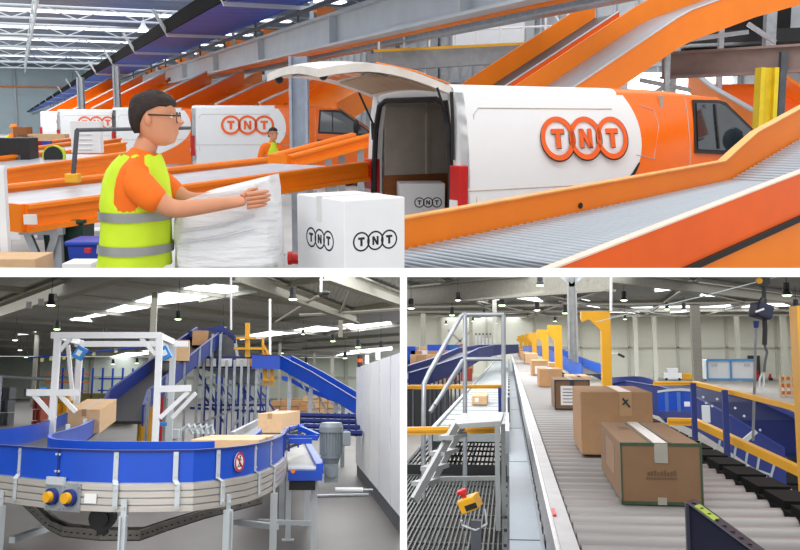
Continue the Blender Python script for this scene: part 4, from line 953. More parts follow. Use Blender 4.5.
# ---- white measuring gate
def tubes(t, name, segs, w, mt, Y=None):
    for (a, b) in segs:
        m = MB(); m.bar(a, b, w*1.36, w*1.36); m.build(name, mt, t)
g = thing('scanner_gate', 'white square tube scanner gate straddling the belt', 'gate', (P(106, 389, 12.2).x, 12.2, 0))
def G(px, py, Y=9): return P(px, py, Y*GK)
GK = 1.36
for px, Y in ((54.5, 9), (157.5, 9)): c = G(px, 389, Y); tubes(g, 'post', [((c.x, c.y, 0), (c.x, c.y, G(px, 333, Y).z))], .058, white_steel)
for px, Y in ((77.5, 10), (171.5, 10)): c = G(px, 389, Y); tubes(g, 'post', [((c.x, c.y, 0), (c.x, c.y, G(px, 340, Y).z))], .058, white_steel if px < 100 else steel_lt)
tubes(g, 'top_rail', [(G(51.5, 335.3), G(160.5, 335.3)), (G(75, 344, 10), G(188, 344, 10)), (G(54, 335.5, 9), G(77.5, 342, 10)), (G(157.5, 335.5, 9), G(172, 342, 10))], .06, white_steel)
tubes(g, 'corner_brace', [(G(56, 355), G(71, 338)), (G(141, 338), G(156, 355)), (G(68, 345, 9.6), G(73, 400, 9.6))], .035, white_steel)
tubes(g, 'side_arm', [(G(26, 392.5), G(78, 392.5)), (G(160, 389), G(191, 388))], .062, white_steel)
tubes(g, 'arm_brace', [(G(33, 394), G(55, 419)), (G(60, 395), G(76, 412)), (G(188, 392), G(160, 418)), (G(196, 393, 9.6), G(172, 418, 9.6))], .04, white_steel)
for c, r in ((G(80, 353, 9.2), .5), (G(165, 353, 9.2), -.5)):
    m = MB(); m.cbox(c, .13, .12, .17, R=Matrix.Rotation(r, 4, 'Y')); m.cbox(c+Vector((.0,-.062,0)), .07, .006, .08, R=Matrix.Rotation(r, 4, 'Y'), m=1)
    m.build('scanner', [mat('sky_blue_plastic', (44, 140, 220), .4), white_steel], g, bevel=.006)
m = MB(); c = G(43, 388.5); m.cbox(c, .07, .06, .03); m.build('cap_block', mat('sky_blue_plastic', (44, 140, 220), .4), g)
m = MB(); c = G(26, 392.5); m.cbox(c, .03, .1, .1); m.build('end_cap', black_pl, g)
m = MB(); c = G(164, 424, 10.5); m.cbox(c, .13, .1, .06); t = one('blue_sensor_box', m, mat('sky_blue_plastic', (44, 140, 220), .4), 'small sky blue box beside the gate\'s right post', 'sensor', bevel=.005)
m = MB(); c = G(175, 434, 10.3); m.cbox(c, .13, .12, .14); m.tube([c+Vector((0,0,-.05)), Vector((c.x, c.y, 0))], .03, 6); one('junction_box', m, steel_lt, 'light grey junction box on a stub right of the gate', 'box', bevel=.006)
for (px, y1, w, mt, nm, lab) in ((151, 392, .1, yellow, 'yellow_bollard', 'yellow bollard seen behind the gate\'s right post'), (144, 395, .1, yellow, 'yellow_bollard', 'yellow bollard left of the gate\'s right post'), (162, 390, .05, red, 'red_pole', 'thin red pole just right of the gate\'s right post')):
    c = P(px, y1, 19); m = MB(); m.tube([(c.x, c.y, 0), (c.x, c.y, c.z)], w, 12); one(nm, m, mt, lab, nm.split('_')[1])

# ---- transfer platform and blue decline
t = thing('transfer_platform', 'blue and grey steel platform with drum at the top of the incline', 'platform', (P(220, 389, 20.5).x, 20.5, 0))
def F2(px, py, Y=20.5): return P(px, py, Y)
for Yq in (20.5, 22): m = MB(); m.bar(F2(190, 362.5, Yq), F2(262, 362.5, Yq), .2, .27); m.build('deck_beam', blue_dk, t)
for x0, x1, mm in ((193, 202, 0), (206, 216, 0), (220, 232, 0), (236, 247, 0), (247, 252, 1)):
    m = MB(); a, b = F2(x0, 362.5, 20.37), F2(x1, 362.5, 20.37); m.bar(a, b, .02, .17); m.build('deck_panel', [paper, yellow][mm], t)
m = MB(); a = F2(221, 342); m.prism([F2(205, 330), F2(233, 336), F2(236, 357), F2(204, 357)], (0, 1.2, 0)); m.build('drum_cover', steel_dk, t)
m = MB(); m.loft([[F2(188, 338), F2(188, 331), F2(188, 331, 21.5), F2(188, 338, 21.5)], [F2(214, 333), F2(214, 327), F2(214, 327, 21.5), F2(214, 333, 21.5)], [F2(222, 331), F2(222, 325), F2(222, 325, 21.5), F2(222, 331, 21.5)], [F2(236, 343), F2(236, 337), F2(236, 337, 21.5), F2(236, 343, 21.5)]]); m.build('head_frame', blue_dk, t)
m = MB(); m.prism([F2(203, 369), F2(256, 369), F2(256, 385), F2(240, 384)], (0, 1.3, 0)); m.build('chute_hull', mat('mid_grey_sheet', (112, 118, 124), .5, .2), t)
for px in (197, 203, 211, 219, 226, 234, 241, 248, 256, 268):
    for Y in (20.3, 22.6) if px in (203, 226, 256) else (20.3,):
        c = P(px, 389, Y); m = MB(); m.bar((c.x, c.y, 0), (c.x, c.y, P(px, 334 if px < 225 else 360, Y).z), .055, .055); m.build('leg', steel if Y < 21 else blue_dk, t)
for i, (a, b) in enumerate((((197, 385), (268, 385)), ((197, 405), (268, 405)), ((197, 425), (256, 400)), ((203, 395), (226, 425)), ((211, 380), (226, 405)), ((226, 372), (256, 402)), ((234, 425), (256, 402)), ((197, 372), (211, 392)), ((256, 372), (268, 395)), ((190, 408), (268, 412)))):
    m = MB(); m.bar(P(*a, 21), P(*b, 21), .04, .05); m.build('cross_brace', blue_dk if i % 2 else steel, t)
for i in range(12):
    x = 205+i*5.6; m = MB(); c = P(x, 389, 23+(i % 3)); m.bar((c.x, c.y, 0), (c.x, c.y, P(x, 378-(i % 4)*3, 23).z), .05, .05); m.build('rear_strut', blue_dk, t); m = MB(); m.bar(P(x, 384+(i % 3)*8, 23.5), P(x+9, 402+(i % 2)*10, 23.5), .04, .04); m.build('rear_brace', blue_dk, t)
for (a, b) in (((240, 325), (240, 357)), ((247, 322), (247, 357))): pass
t2 = thing('yellow_guard', 'yellow steel guard posts and rails on top of the blue platform', 'guard rail', F2(247, 357, 20.2))
for (a, b, w) in (((247.5, 323), (247.5, 357), .1), ((265, 352), (265, 385), .09), ((272, 366), (272, 386), .08), ((263, 338), (263, 357), .05)): m = MB(); m.bar(P(*a, 20.2), P(*b, 20.2), w, w); m.build('post', yellow, t2)
for (a, b) in (((234, 348.5), (262, 348.5)), ((236, 338), (256, 338)), ((262, 343), (270, 356)), ((263, 366), (275, 366)), ((263, 380), (275, 380))): m = MB(); m.bar(P(*a, 20.1), P(*b, 20.1), .06, .05); m.build('rail', yellow, t2)
dec = guard_belt('decline_conveyor', 'bright blue sided conveyor sloping down to the right behind the white wall', [P(258, 361, 20), P(286, 362, 20), P(318, 379, 19), P(372, 412, 17.5)], .28, .13, dbelt, blue, dn=.16, posts=0)
m = MB(); m.loft([[q, q+Vector((0,0,.1)), q+Vector((0,.25,.1)), q+Vector((0,.25,0))] for q in (P(282, 380, 21), P(292, 383, 21), P(308, 392, 20.5), P(342, 405, 20))]); one('return_belt', m, blue, 'thin blue return belt just below the blue decline', 'conveyor')
for i, (px, y1, Y) in enumerate(((290, 362, 19.9), (336, 392, 18.5), (343, 396, 18.3), (311, 376, 19.2))):
    c = P(px, y1, Y); m = MB(); m.bar((c.x, c.y, 0), (c.x, c.y, c.z), .08, .06); m.build('leg', steel, dec)
m = MB()
for (a, b) in (((296, 372), (318, 414)), ((306, 372), (328, 414)), ((300, 380), (308, 379)), ((305, 390), (313, 389)), ((310, 400), (318, 399)), ((330, 402), (345, 414)), ((345, 402), (332, 414))): m.bar(P(*a, 20.6), P(*b, 20.6), .05, .04)
one('step_ladder', m, steel, 'grey ladder frame leaning under the blue decline', 'ladder')
for i in range(4):
    m = MB(); y = 414+i*5.5; Y = 13.4-i*.9; m.bar(P(298+i*3, y, Y+4), P(362, y+1.5, Y+4), .3, .05); m.bar(P(298+i*3, y+2.5, Y+4), P(362, y+4, Y+4), .06, .05)
    for k in range(9): c = P(300+k*7, y+2, Y+3.95); m.cbox(c, .04, .04, .12)
    one('sorter_lane', m, blue_dk, 'dark blue sorter lane running low behind the motor', 'conveyor', 'low blue sorter lanes')
# return belt carrying the third carton
q = [PZ(x, y, .92) for x, y in ((232, 440), (283, 441), (307, 413), (278, 413))]; m = MB(); m.prism(q, (0, 0, -.05)); t = thing('return_conveyor', 'grey flat belt with grey side plate leading away behind the bend', 'conveyor', (q[0].x, q[0].y, 0)); m.build('belt', mat('grey_belt2', (132, 136, 142), .5), t)
m = MB(); a, b = q[0], q[3]; m.bar(a+Vector((0,0,.02)), b+Vector((0,0,.02)), .05, .14); m.build('side_plate', steel, t)
m = MB(); a, b = PZ(236, 440, .7), PZ(280, 420, .7)
for c in (q[1], q[2], q[3]): m2 = MB(); m2.bar((c.x, c.y, 0), (c.x, c.y, .87), .06, .06); m2.build('leg', steel, t)
# ribbed black guide
q = spline([PZ(x, y, 1.08) for x, y in ((284, 436), (286, 431), (292, 427.5), (304, 425))], 6); t = thing('ribbed_guide', 'black ribbed curved guide beside the motor', 'guide', (q[0].x, q[0].y, .8)); m = MB()
for k in range(5): m.ribbon([p+Vector((0,0,-.22+k*.045)) for p in q], 0, .028, .02)
m.build('rib_strip', black_rub, t); m = MB(); m.ribbon(q, -.03, .012, .03); m.build('top_lip', blue, t)
m = MB()
for p in q[::5]: m.bar(p+Vector((0,-.02,-.24)), p+Vector((0,-.02,.02)), .02, .02)
m.build('upright', blue, t)
# short blue take-off conveyor
t = thing('takeoff_conveyor', 'short blue framed belt conveyor at the right end of the bend', 'conveyor', (P(303, 389, 8.9).x, 8.9, 0))
zt = P(305, 471, 8.75).z; A, B, C2, D_ = P(288, 468, 8.75), P(316, 468, 8.75), PZ(304, 443.5, zt), PZ(286, 443.5, zt)
m = MB(); m.prism([A, B, C2, D_], (0, 0, -.03)); m.build('belt', mat('grey_belt3', (158, 158, 156), .5), t)
m = MB(); m.tube([A+Vector((0,-.03,-.01)), B+Vector((0,-.03,-.01))], .03, 12); m.build('end_roller', roller_m, t, smooth=True)
m = MB(); m.bar(B+Vector((.035,-.08,-.0)), C2+Vector((.035,0,-.0)), .07, .09); m.build('side_plate', blue, t)
m = MB(); a, b = P(288, 475.5, 8.65), P(322.5, 475.5, 8.65); m.bar(a, b, .03, .09); m.build('front_plate', blue, t)
m = MB(); a, b = P(289, 484, 8.8), P(315, 484, 8.8); m.bar(a, b, .3, .08); m.build('under_tray', black_rub, t)
for px, Y in ((316, 8.8), (309, 10.5), (291, 9.5)):
    c = P(px, 389, Y); m = MB(); m.bar((c.x, c.y, 0), (c.x, c.y, zt-.08), .055, .05); m.box(c.x-.06, c.x+.06, c.y-.05, c.y+.05, 0, .012); m.build('leg', steel_lt, t)
m = MB(); c = P(316, 389, 8.8); e = P(262, 389, 9); m.bar((c.x, c.y, .26), (e.x, e.y, .26), .05, .04); m.build('cross_bar', steel_lt, t)
m = MB(); m.tube([P(293, 471, 8.5), P(293, 471, 8.42)], .02, 14); m.build('orange_cap', orange, t)
for a_, b_ in ((P(283, 437, 9.5), P(318, 438, 9.5)), (P(289, 441, 9.1), P(312, 441, 9.1)), (P(300, 428, 9.8), P(318, 436, 9.6))): m = MB(); m.bar(a_, b_, .04, .05); m.build('cross_bar', blue, t)
# gear motor
c = P(331, 445, 8.9); t = thing('gear_motor', 'large grey gear motor standing on end right of the blue conveyor', 'motor', c+Vector((0,0,-.35))); gm = mat('motor_grey', (122, 132, 138), .4, .1)
m = MB(); m.tube([c+Vector((0,0,.17)), c+Vector((0,0,.21)), c+Vector((0,0,.215))], [.115, .1, .06], 24); m.tube([c+Vector((0,0,.12)), c+Vector((0,0,.17))], .115, 24); m.build('fan_cowl', gm, t, smooth=True)
m = MB(); m.tube([c+Vector((0,0,-.1)), c+Vector((0,0,.115))], .098, 24)
for k in range(24): a_ = 2*PI*k/24; v = Vector((math.cos(a_), math.sin(a_), 0)); m.bar(c+v*.102+Vector((0,0,-.09)), c+v*.102+Vector((0,0,.115)), .008, .016, up=v)
m.build('finned_body', gm, t)
m = MB(); m.tube([c+Vector((0,0,-.12)), c+Vector((0,0,-.1))], .1, 20); m.tube([c+Vector((0,0,-.18)), c+Vector((0,0,-.12))], [.07, .09], 20); m.cbox(c+Vector((.005,0,-.26)), .13, .14, .17); m.disc(c+Vector((.0,-.07,-.25)), (0,-1,0), .05, .02, 16); m.build('gearbox', gm, t)
m = MB(); m.cbox(c+Vector((.145,0,.06)), .08, .1, .13); m.build('terminal_box', gm, t, bevel=.008)
# white partition panels
t = thing('panel_wall', 'tall white panel enclosure with dark plinth along the right side', 'enclosure', (1.1, 9, 0)); 
m = MB(); m.box(1.1, 2.4, 6.5, 16.5, .2, 1.88); m.build('panel', white_steel, t)
for y in (10.5, 11.9, 13.4, 15.0): m = MB(); m.box(1.092, 1.1, y, y+.02, .2, 1.88); m.build('joint_strip', steel_lt, t)
m = MB(); m.box(1.12, 2.4, 6.5, 16.45, 0, .2); m.build('plinth', steel_dk, t)
for i, px in enumerate((367, 378)):
    c = P(px, 365-i*4, 14-i*2); m = MB(); m.box(c.x-.03, c.x+.03, c.y, c.y+.06, 1.88, 2.02); m.build('top_bracket', white_steel, t)
c = P(360, 367, 15.5); t = thing('signal_light', 'small black signal light with red orange lens above the white panels', 'light', c); m = MB(); m.tube([c, c+Vector((0,0,.08))], .045, 12); m.tube([c+Vector((0,0,.14)), c+Vector((0,0,.2))], .045, 12); m.build('housing', black_pl, t)
m = MB(); m.tube([c+Vector((0,0,.08)), c+Vector((0,0,.14))], .04, 12); m.build('lens', mat('amber_lens', (220, 80, 20), .2, emit=.6), t)
a = P(335, 490, 9.6); b = P(363, 490, 9.6); t = thing('wall_roller', 'white foam roller on a steel arm reaching from the panels', 'roller', a); m = MB(); m.tube([a, b], .025, 12); m.build('foam_sleeve', white_steel, t, smooth=True); m = MB(); m.tube([a+Vector((-.2,0,-.06)), P(368, 495, 9.8)], .018, 8); m.tube([b, b+Vector((.1,0,0))], .012, 8); m.build('arm', steel, t)

# ---- background stock on the left
for i, (px, w, h, Y, mt, lab) in enumerate(((3, .5, 1.6, 40, steel_dk, 'grey machine block at the left edge'), (38, .3, 1.2, 34, mat('brick_red', (150, 60, 44), .6), 'red brown rack post left of the gate'), (60, .6, 1.5, 36, yellow, 'yellow forklift shape behind the gate'), (92, 3.4, 1.35, 40, mat('olive_pallets', (110, 104, 62), .8), 'stack of olive brown pallets behind the first box'),
      (305, 3, .9, 60, card, 'pallet of brown goods below the blue decline'), (320, 2, 1.1, 55, card2, 'pale goods on a pallet right of the ladder'), (290, 2, .9, 50, card, 'brown goods left of the ladder'))):
    c = P(px, 389, Y); m = MB(); n2 = 4
    for a_ in range(n2):
        for b_ in range(3): s1 = w/n2; hh = h/3; m.box(c.x-w/2+a_*s1+.01*s1, c.x-w/2+(a_+1)*s1*.98, Y+.1*((a_+b_) % 2), Y+1, b_*hh, (b_+.93)*hh)
    one('stock_stack', m, mt, lab, 'goods')
t = thing('pallet_rack', 'tall orange and blue pallet racks against the far wall', 'rack', (P(100, 389, 130).x, 130, 0))
for k in range(9):
    c = P(62+k*10, 389, 130+(k % 2)*3); m = MB(); m.bar((c.x, c.y, 0), (c.x, c.y, 4.4), .25, .25); m.build('upright', blue, t)
for z in (1.2, 2.4, 3.6): a, b = P(45, 389, 130), P(88, 389, 130); m = MB(); m.bar((a.x, 130, z), (b.x, 130, z), .25, .2); m.build('shelf_beam', orange, t)
for z in (1.3, 2.9): a, b = P(98, 389, 130), P(146, 389, 130); m = MB(); m.bar((a.x, 130, z), (b.x, 130, z), .25, .2); m.build('shelf_beam', blue, t)
a, b = P(-5, 376.5, 16), P(56, 380, 16); m = MB(); m.tube([a, b], .025, 8); m.tube([P(1, 376, 16), (P(1, 376, 16).x, P(1, 376, 16).y, 0)], .03, 8); one('hand_rail', m, steel, 'thin grey hand rail left of the gate', 'rail')
m = MB(); c = P(190, 432, 13)
for k in range(5): m.tube([P(182+k*6, 430, 13), P(188+k*6, 425, 13), P(193+k*5, 434, 13)], .03, 6)
one('cable_bundle', m, steel_lt, 'loose pale cables lying under the blue platform', 'cable')
# ================================================================ LOWER RIGHT HALL
cur = BR
roof_d = mat('right_hall_roof', (136, 138, 136), .7, var=.12, scale=.3, wave=('X', 1.2, .4)); beam_d = mat('right_hall_beam', (150, 148, 138), .6)
m = MB(); m.box(-60, 75, 3, 122, -.3, 0); struct(m.build('floor', mat('warm_grey_floor', (142, 137, 130), .5, var=.1, scale=.25)))
wall_w = mat('cream_wall', (222, 222, 208), .7, var=.04, scale=.3)
m = MB(); m.box(-60, 75, 118, 118.4, 0, 8)
for x in range(-57, 75, 6): m.box(x, x+.3, 117.7, 118, 0, 7.9, 1)
m.box(-60, 75, 117.7, 118, 3.9, 4.1, 1); m.box(-60, 75, 117.75, 118, 0, .25, 1); pale_c = mat('pale_column', (196, 196, 184), .6); struct(m.build('wall_back', [wall_w, pale_c]))
m = MB(); m.box(-60.3, -60, 3, 118, 0, 8); struct(m.build('wall_left', wall_w)); m = MB(); m.box(75, 75.3, 3, 118, 0, 8); struct(m.build('wall_right', wall_w))
m = MB(); m.box(-60, 75, 6, 118.4, 8.05, 8.3); struct(m.build('ceiling', roof_d))
cur_roof = 8.0
def rb(a, b, w, h, lab, grp=None, z=7.6):
    m = MB(); p, q = PZ(*a, z), PZ(*b, z); m.ibeam(p, q, w, h, .1); return one('roof_beam', m, beam_d, lab, 'beam', grp)
rb((395, 297), (610, 279), .7, 1.1, 'thick roof beam across the top of the lower right hall', None, 7.2)
rb((590, 274), (820, 302), .45, .6, 'roof beam falling to the right above the hoist', None, 7.5)
for a, b in (((395, 306), (820, 300)), ((395, 311), (820, 309)), ((395, 316), (820, 314)), ((395, 319), (820, 318))): rb(a, b, .3, .4, 'slim purlin crossing under the roof of the lower right hall', 'purlins of the lower right hall', 7.8)
for a, b in (((440, 278), (505, 318)), ((500, 284), (640, 314)), ((560, 300), (700, 318)), ((640, 277), (820, 318)), ((400, 312), (480, 317)), ((700, 277), (640, 318)), ((405, 284), (560, 318)), ((600, 290), (520, 318)), ((760, 300), (690, 318))): rb(a, b, .25, .3, 'slanting roof strut under the dark roof', 'slanting struts of the lower right hall', 7.85)
for q in ([(508, 297), (545, 303), (530, 293), (512, 292)], [(448, 300), (500, 300), (486, 296), (455, 296)], [(412, 320.5), (432, 320.5), (430, 318.5), (414, 318.5)], [(440, 319), (505, 318.5), (495, 316), (446, 316)], [(506, 317), (520, 316.5), (518, 314), (505, 314)], [(568, 303), (600, 308), (590, 301), (580, 299)],
          [(585, 312), (640, 313), (636, 309), (592, 309)], [(615, 312), (700, 309), (690, 306), (620, 308)], [(670, 313), (735, 309), (730, 305), (676, 309)], [(655, 292), (672, 290), (664, 286), (655, 287)], [(700, 296), (720, 297), (716, 293), (702, 293)], [(740, 309), (790, 306), (780, 303), (744, 305)]):
    m = MB(); m.prism([PZ(x, y, 8.0) for x, y in q], (0, 0, .03)); one('skylight', m, sky_on, 'bright daylight panel in the roof of the lower right hall', 'skylight', 'skylights of the lower right hall')
for px, py, Y, r in ((411, 308, 50, .3), (458, 300, 48, .24), (452, 315, 60, .3), (502, 305, 55, .34), (537, 310, 62, .33), (565, 313, 66, .33), (540, 285, 42, .28), (484, 314, 90, .24), (496, 323, 80, .22), (473, 321, 95, .22), (446, 324, 100, .22), (555, 321, 90, .25), (624, 300, 50, .28), (625, 319, 80, .22), (667, 309, 70, .28), (684, 310, 70, .3), (787, 295, 42, .32), (796, 308, 60, .32)):
    pendant(px, py, Y, r*.72, 'black pendant high bay lamp glowing under the cream hall roof', 'pendant lamps of the lower right hall')
for px, Y, w, lab, z1 in ((423, 100, .5, 'cream column at the far left of the right hall', 8), (495, 75, .35, 'cream column behind the top of the railing', 8), (471, 105, .4, 'cream column between the railing tubes', 8), (697, 82, .75, 'cream column left of the white site office', 8), (636, 112, .5, 'thin wall column left of the open floor', 8), (655, 112, .5, 'wall column above the small yellow truck', 8), (738, 112, .5, 'wall column behind the white site office', 8), (785, 108, .6, 'wall column right of the hoist', 8)):
    c = P(px, 345, Y); m = MB(); m.box(c.x-w/2, c.x+w/2, Y, Y+w, 0, z1); one('wall_column', m, beam_d if px == 697 else pale_c, lab, 'column')
c = P(573, 345, 36); m = MB(); m.ibeam((0,0,0), (0,0,1), .1, .1); steel_c = mat('column_grey', (150, 152, 152), .5); t = thing('roof_column', 'tall grey column standing right of the carton row', 'column', (c.x, 36, 0)); m = MB(); m.box(c.x-.18, c.x-.12, 35.8, 36.2, 0, 7.9); m.box(c.x+.12, c.x+.18, 35.8, 36.2, 0, 7.9); m.box(c.x-.12, c.x+.12, 35.95, 36.05, 0, 7.9); m.build('shaft', steel_c, t); m = MB(); m.bar((c.x, 36, 6.6), (c.x-1.2, 36, 7.8), .1, .12); m.bar((c.x, 36, 6.6), (c.x+1.2, 36, 7.8), .1, .12); m.build('knee_brace', steel, t)

ZC = 3.58
# ---- main roller conveyor
t = thing('roller_conveyor', 'long grey roller conveyor running away from the camera with cartons', 'conveyor', (.7, 3, 3)); h = .72
belt_r = mat('worn_roller', (146, 143, 141), .42, .25, var=.08, scale=4, stretch=(1, 8, 8))
first = None
for k in range(100):
    y = 3.0+k*.215
    if first is None: m = MB(); m.tube([(.25, y, ZC-.075), (1.19, y, ZC-.075)], .075, 12); first = m.build('roller', belt_r, t, smooth=True)
    else: r_ = first.copy(); C.objects.link(r_); r_.parent = t; r_.location = (0, k*.215, 0)
m = MB()
y = 24.55
while y < 60: m.tube([(.25, y, ZC-.085), (1.19, y, ZC-.085)], .085, 6); y += .215
o = m.build('roller_run', belt_r, t, smooth=True); o['kind'] = 'stuff'
m = MB(); m.box(.25, 1.19, 24.5, 110, ZC-.2, ZC-.03); m.box(.25, 1.19, 3, 24.5, ZC-.24, ZC-.2, 1); m.build('bed', [belt_r, steel_dk], t)
rail_m = mat('scuffed_white_rail', (178, 178, 180), .45, .1, var=.08, scale=9)
m = MB(); m.box(.172, .235, 2.8, 110, ZC-.04, ZC+.012); m.build('top_rail', rail_m, t)
m = MB(); m.box(.236, .25, 2.8, 110, ZC-.16, ZC-.02); m.build('inner_strip', black_rub, t)
m = MB(); m.box(.155, .172, 2.8, 110, ZC-.36, ZC+.0); 
m.build('side_channel', alu, t)
slot = None
for k in range(60):
    if slot is None: m = MB(); m.box(.150, .155, 3, 3.15, ZC-.2, ZC-.165); slot = m.build('channel_slot', black_rub, t)
    else: r_ = slot.copy(); C.objects.link(r_); r_.parent = t; r_.location = (0, k*.32, 0)
m = MB(); m.box(1.19, 1.36, 2.8, 70, ZC-.1, ZC+.0)
for k in range(60): y = 3+k*.42; m.box(1.2, 1.35, y, y+.33, ZC, ZC+.035)
m.build('guide_strip', mat('soft_black', (16, 16, 17), .85, spec=.15), t)
m = MB(); m.box(1.36, 1.42, 2.8, 110, ZC-.3, ZC-.01); m.build('far_rail', rail_m, t)
for y in (6, 12, 20, 32, 48, 70, 95):
    for x in (.2, 1.38): m = MB(); m.box(x-.04, x+.04, y, y+.08, 0, ZC-.3); m.build('leg', steel, t)
m = MB(); c = P(548, 509, 3.9); m.box(.172, .186, c.y, c.y+.16, ZC+.012, ZC+.02); m.build('red_tab', red, t)
# walkway plate beside
t = thing('side_plate_walkway', 'smooth blue grey cover plate running beside the conveyor', 'cover plate', (.07, 3, 3)); m = MB(); m.box(-.012, .155, 3.0, 70, ZC-.37, ZC-.355); m.build('plate', mat('blue_grey_sheet', (142, 153, 164), .45, .1, var=.04), t)
for k in range(6): m = MB(); y = 5.2+k*3.4; m.box(-.012, .155, y, y+.015, ZC-.355, ZC-.352); m.build('plate_joint', steel_dk, t)
for y in (4, 12, 25, 45): m = MB(); m.box(.04, .08, y, y+.06, 0, ZC-.37); m.build('leg', steel, t)
# parallel lower conveyor
ZL = 3.4
t = thing('side_conveyor', 'pale grey belt conveyor left of the walkway plate, parallel to the main one', 'conveyor', (-.4, 10, 3)); m = MB()
lm = mat('pale_grey_belt', (150, 158, 160), .5, var=.05, scale=2)
m.box(-.79, -.05, 9.4, 52, ZL-.08, ZL)
for k in range(50): m.box(-.78, -.06, 9.5+k*.8, 9.54+k*.8, ZL, ZL+.006)
m.build('belt', lm, t)
for x in (-.84, -.05): m = MB(); m.box(x, x+.04, 9.4, 52, ZL-.2, ZL+.03); m.build('side_rail', steel, t)
for y in (10, 20, 35, 50):
    for x in (-.8, -.07): m = MB(); m.box(x-.03, x+.03, y, y+.06, 0, ZL-.2); m.build('leg', steel, t)
m = MB()
for k in range(30): m.box(-.03, .0, 12+k*1.1, 12.5+k*1.1, ZL-.1, ZL+.22)
m.build('idler_bracket', steel_dk, t)

kraft = mat('kraft_cardboard', (126, 96, 69), .85, var=.05, scale=14)
# ---- cartons on the main conveyor
def bc(lab, x0, x1, yt, yb, depth, mt=card, tp=None, rz=0, z=ZC, name='cardboard_box', tw=.06, group=None):
    Y = PZ((x0+x1)/2, yb, z).y
    a, b = P(x0, yb, Y), P(x1, yb, Y); zt = P((x0+x1)/2, yt, Y).z; base = Vector(((a.x+b.x)/2, Y+depth/2, z+.004))
    return carton(name, lab, base, rz, b.x-a.x, depth, zt-z-.004, mt, tape_m=tp, tape_dir='y', tape_w_=tw, group=group)
tg_, TT = bc('nearest cardboard box, green edged with white tape across its top', 625, 705.5, 443.5, 506, 1.15, kraft, tape_w, rz=math.radians(-1.1))
gt = mat('green_edge_tape', (48, 70, 46), .5, var=.2, scale=20); sx = .36
bx = (P(703, 506, 4.05).x-P(622.5, 506, 4.05).x); Y = PZ(662, 506, ZC).y; w = P(703, 506, Y).x-P(622.5, 506, Y).x; hh = P(660, 443.5, Y).z-ZC-.004; dp = 1.15
m = MB()
m.box(-w/2-.002, w/2+.002, -dp/2-.003, -dp/2+.02, hh-.012, hh+.002, M=TT); m.box(-w/2-.002, w/2+.002, -dp/2-.003, -dp/2+.02, 0, .014, M=TT)
for s in (-1, 1): m.box(s*w/2-.004*(s > 0)-.002, s*w/2+.004, -dp/2-.003, -dp/2+.02, 0, hh, M=TT)
for s in (-1, 1): m.box(s*.042-.005, s*.042+.005, -dp/2, dp/2, hh+.001, hh+.003, M=TT)
m.build('green_tape', gt, tg_)
m = MB(); m.box(-.028, .03, -dp/2-.004, -dp/2, hh*.68, hh, M=TT); m.build('front_tape', tape_w, tg_)
m = MB(); m.box(-.02, .02, -dp/2-.004, -dp/2, 0, hh*.12, M=TT); m.build('front_tape', tape_w, tg_)
m = MB()
for i in range(9): m.box(-.062+i*.0145, -.051+i*.0145, -dp/2-.002, -dp/2, hh*.47, hh*.47+.016+.004*(i % 3), M=TT)
for i in range(12): m.box(-.068+i*.0115, -.06+i*.0115, -dp/2-.002, -dp/2, hh*.41, hh*.41+.01, M=TT)
m.build('printed_text', mat('faded_print', (96, 72, 54), .8), tg_); m = MB()
for i in range(4): m.box(-w*.32+i*.014, -w*.32+.009+i*.014, .1, .26, hh, hh+.001, M=TT)
m.build('printed_text', mat('faded_print', (96, 72, 54), .8), tg_)
m = MB(); m.box(-w/2-.002, -w/2, -.25, .2, hh*.3, hh*.85, M=TT); m.build('side_label', mat('grey_brown_label', (142, 110, 84), .7), tg_)
t2, T3 = bc('second cardboard box, plain brown with a dark tape strip on its front', 582.5, 655, 392, 456, .9, mat('mid_kraft', (164, 127, 92), .85, var=.05, scale=14), None, rz=math.radians(-.6))
Y = PZ(618, 456, ZC).y; w = P(655, 456, Y).x-P(582.5, 456, Y).x; hh = P(618, 392, Y).z-ZC-.004
m = MB(); m.box(-.0+.02, .1, -.453, -.45, hh*.62, hh+.002, M=T3); m.box(.02, .1, -.45, .45, hh, hh+.0015, M=T3); m.build('tape', tape, t2)
m = MB(); m.bar(T3 @ Vector((.04, -.455, hh*.9)), T3 @ Vector((.085, -.455, hh*.76)), .012, .004, up=(0,-1,0)); m.bar(T3 @ Vector((.04, -.455, hh*.8)), T3 @ Vector((.075, -.455, hh*.88)), .01, .004, up=(0,-1,0)); m.build('print_mark', mat('dark_green_ink', (30, 52, 50), .7), t2)
t3, T4 = bc('cardboard box with a big white label, third from the camera', 555.5, 590, 380, 410, 1.0, kraft, mat('dark_strap', (44, 50, 66), .4), tw=.05)
Y = PZ(572, 410, ZC).y; w = P(590, 410, Y).x-P(555.5, 410, Y).x; hh = P(572, 380, Y).z-ZC-.004
m = MB(); m.box(-w*.34, w*.5, -.504, -.5, hh*.15, hh*.8, M=T4); o = sub(m.build('shipping_label', paper, t3))
m = MB()
for i in range(5): m.box(-w*.28, w*(.1+.3*((i*37) % 5)/5), -.507, -.504, hh*(.24+i*.11), hh*(.24+i*.11)+.008, M=T4)
m.build('label_print', steel_dk, o)
m = MB()
for s in (-1, 1): m.box(s*w/2-.008, s*w/2+.003, -.505, -.48, 0, hh, M=T4)
m.box(-w/2, w/2, -.505, -.48, hh-.012, hh+.003, M=T4); m.box(-w/2, w/2, -.505, -.48, 0, .012, M=T4); m.build('edge_tape', mat('dark_strap', (44, 50, 66), .4), t3)
bc('white taped carton just behind the labelled third box', 568, 590.5, 376, 394, .9, card2, mat('dark_strap', (44, 50, 66), .4), tw=.05)
bc('cardboard box with dark seam, fourth along the conveyor row', 539.5, 562.5, 369, 387, 1.2, card, tape, tw=.09)
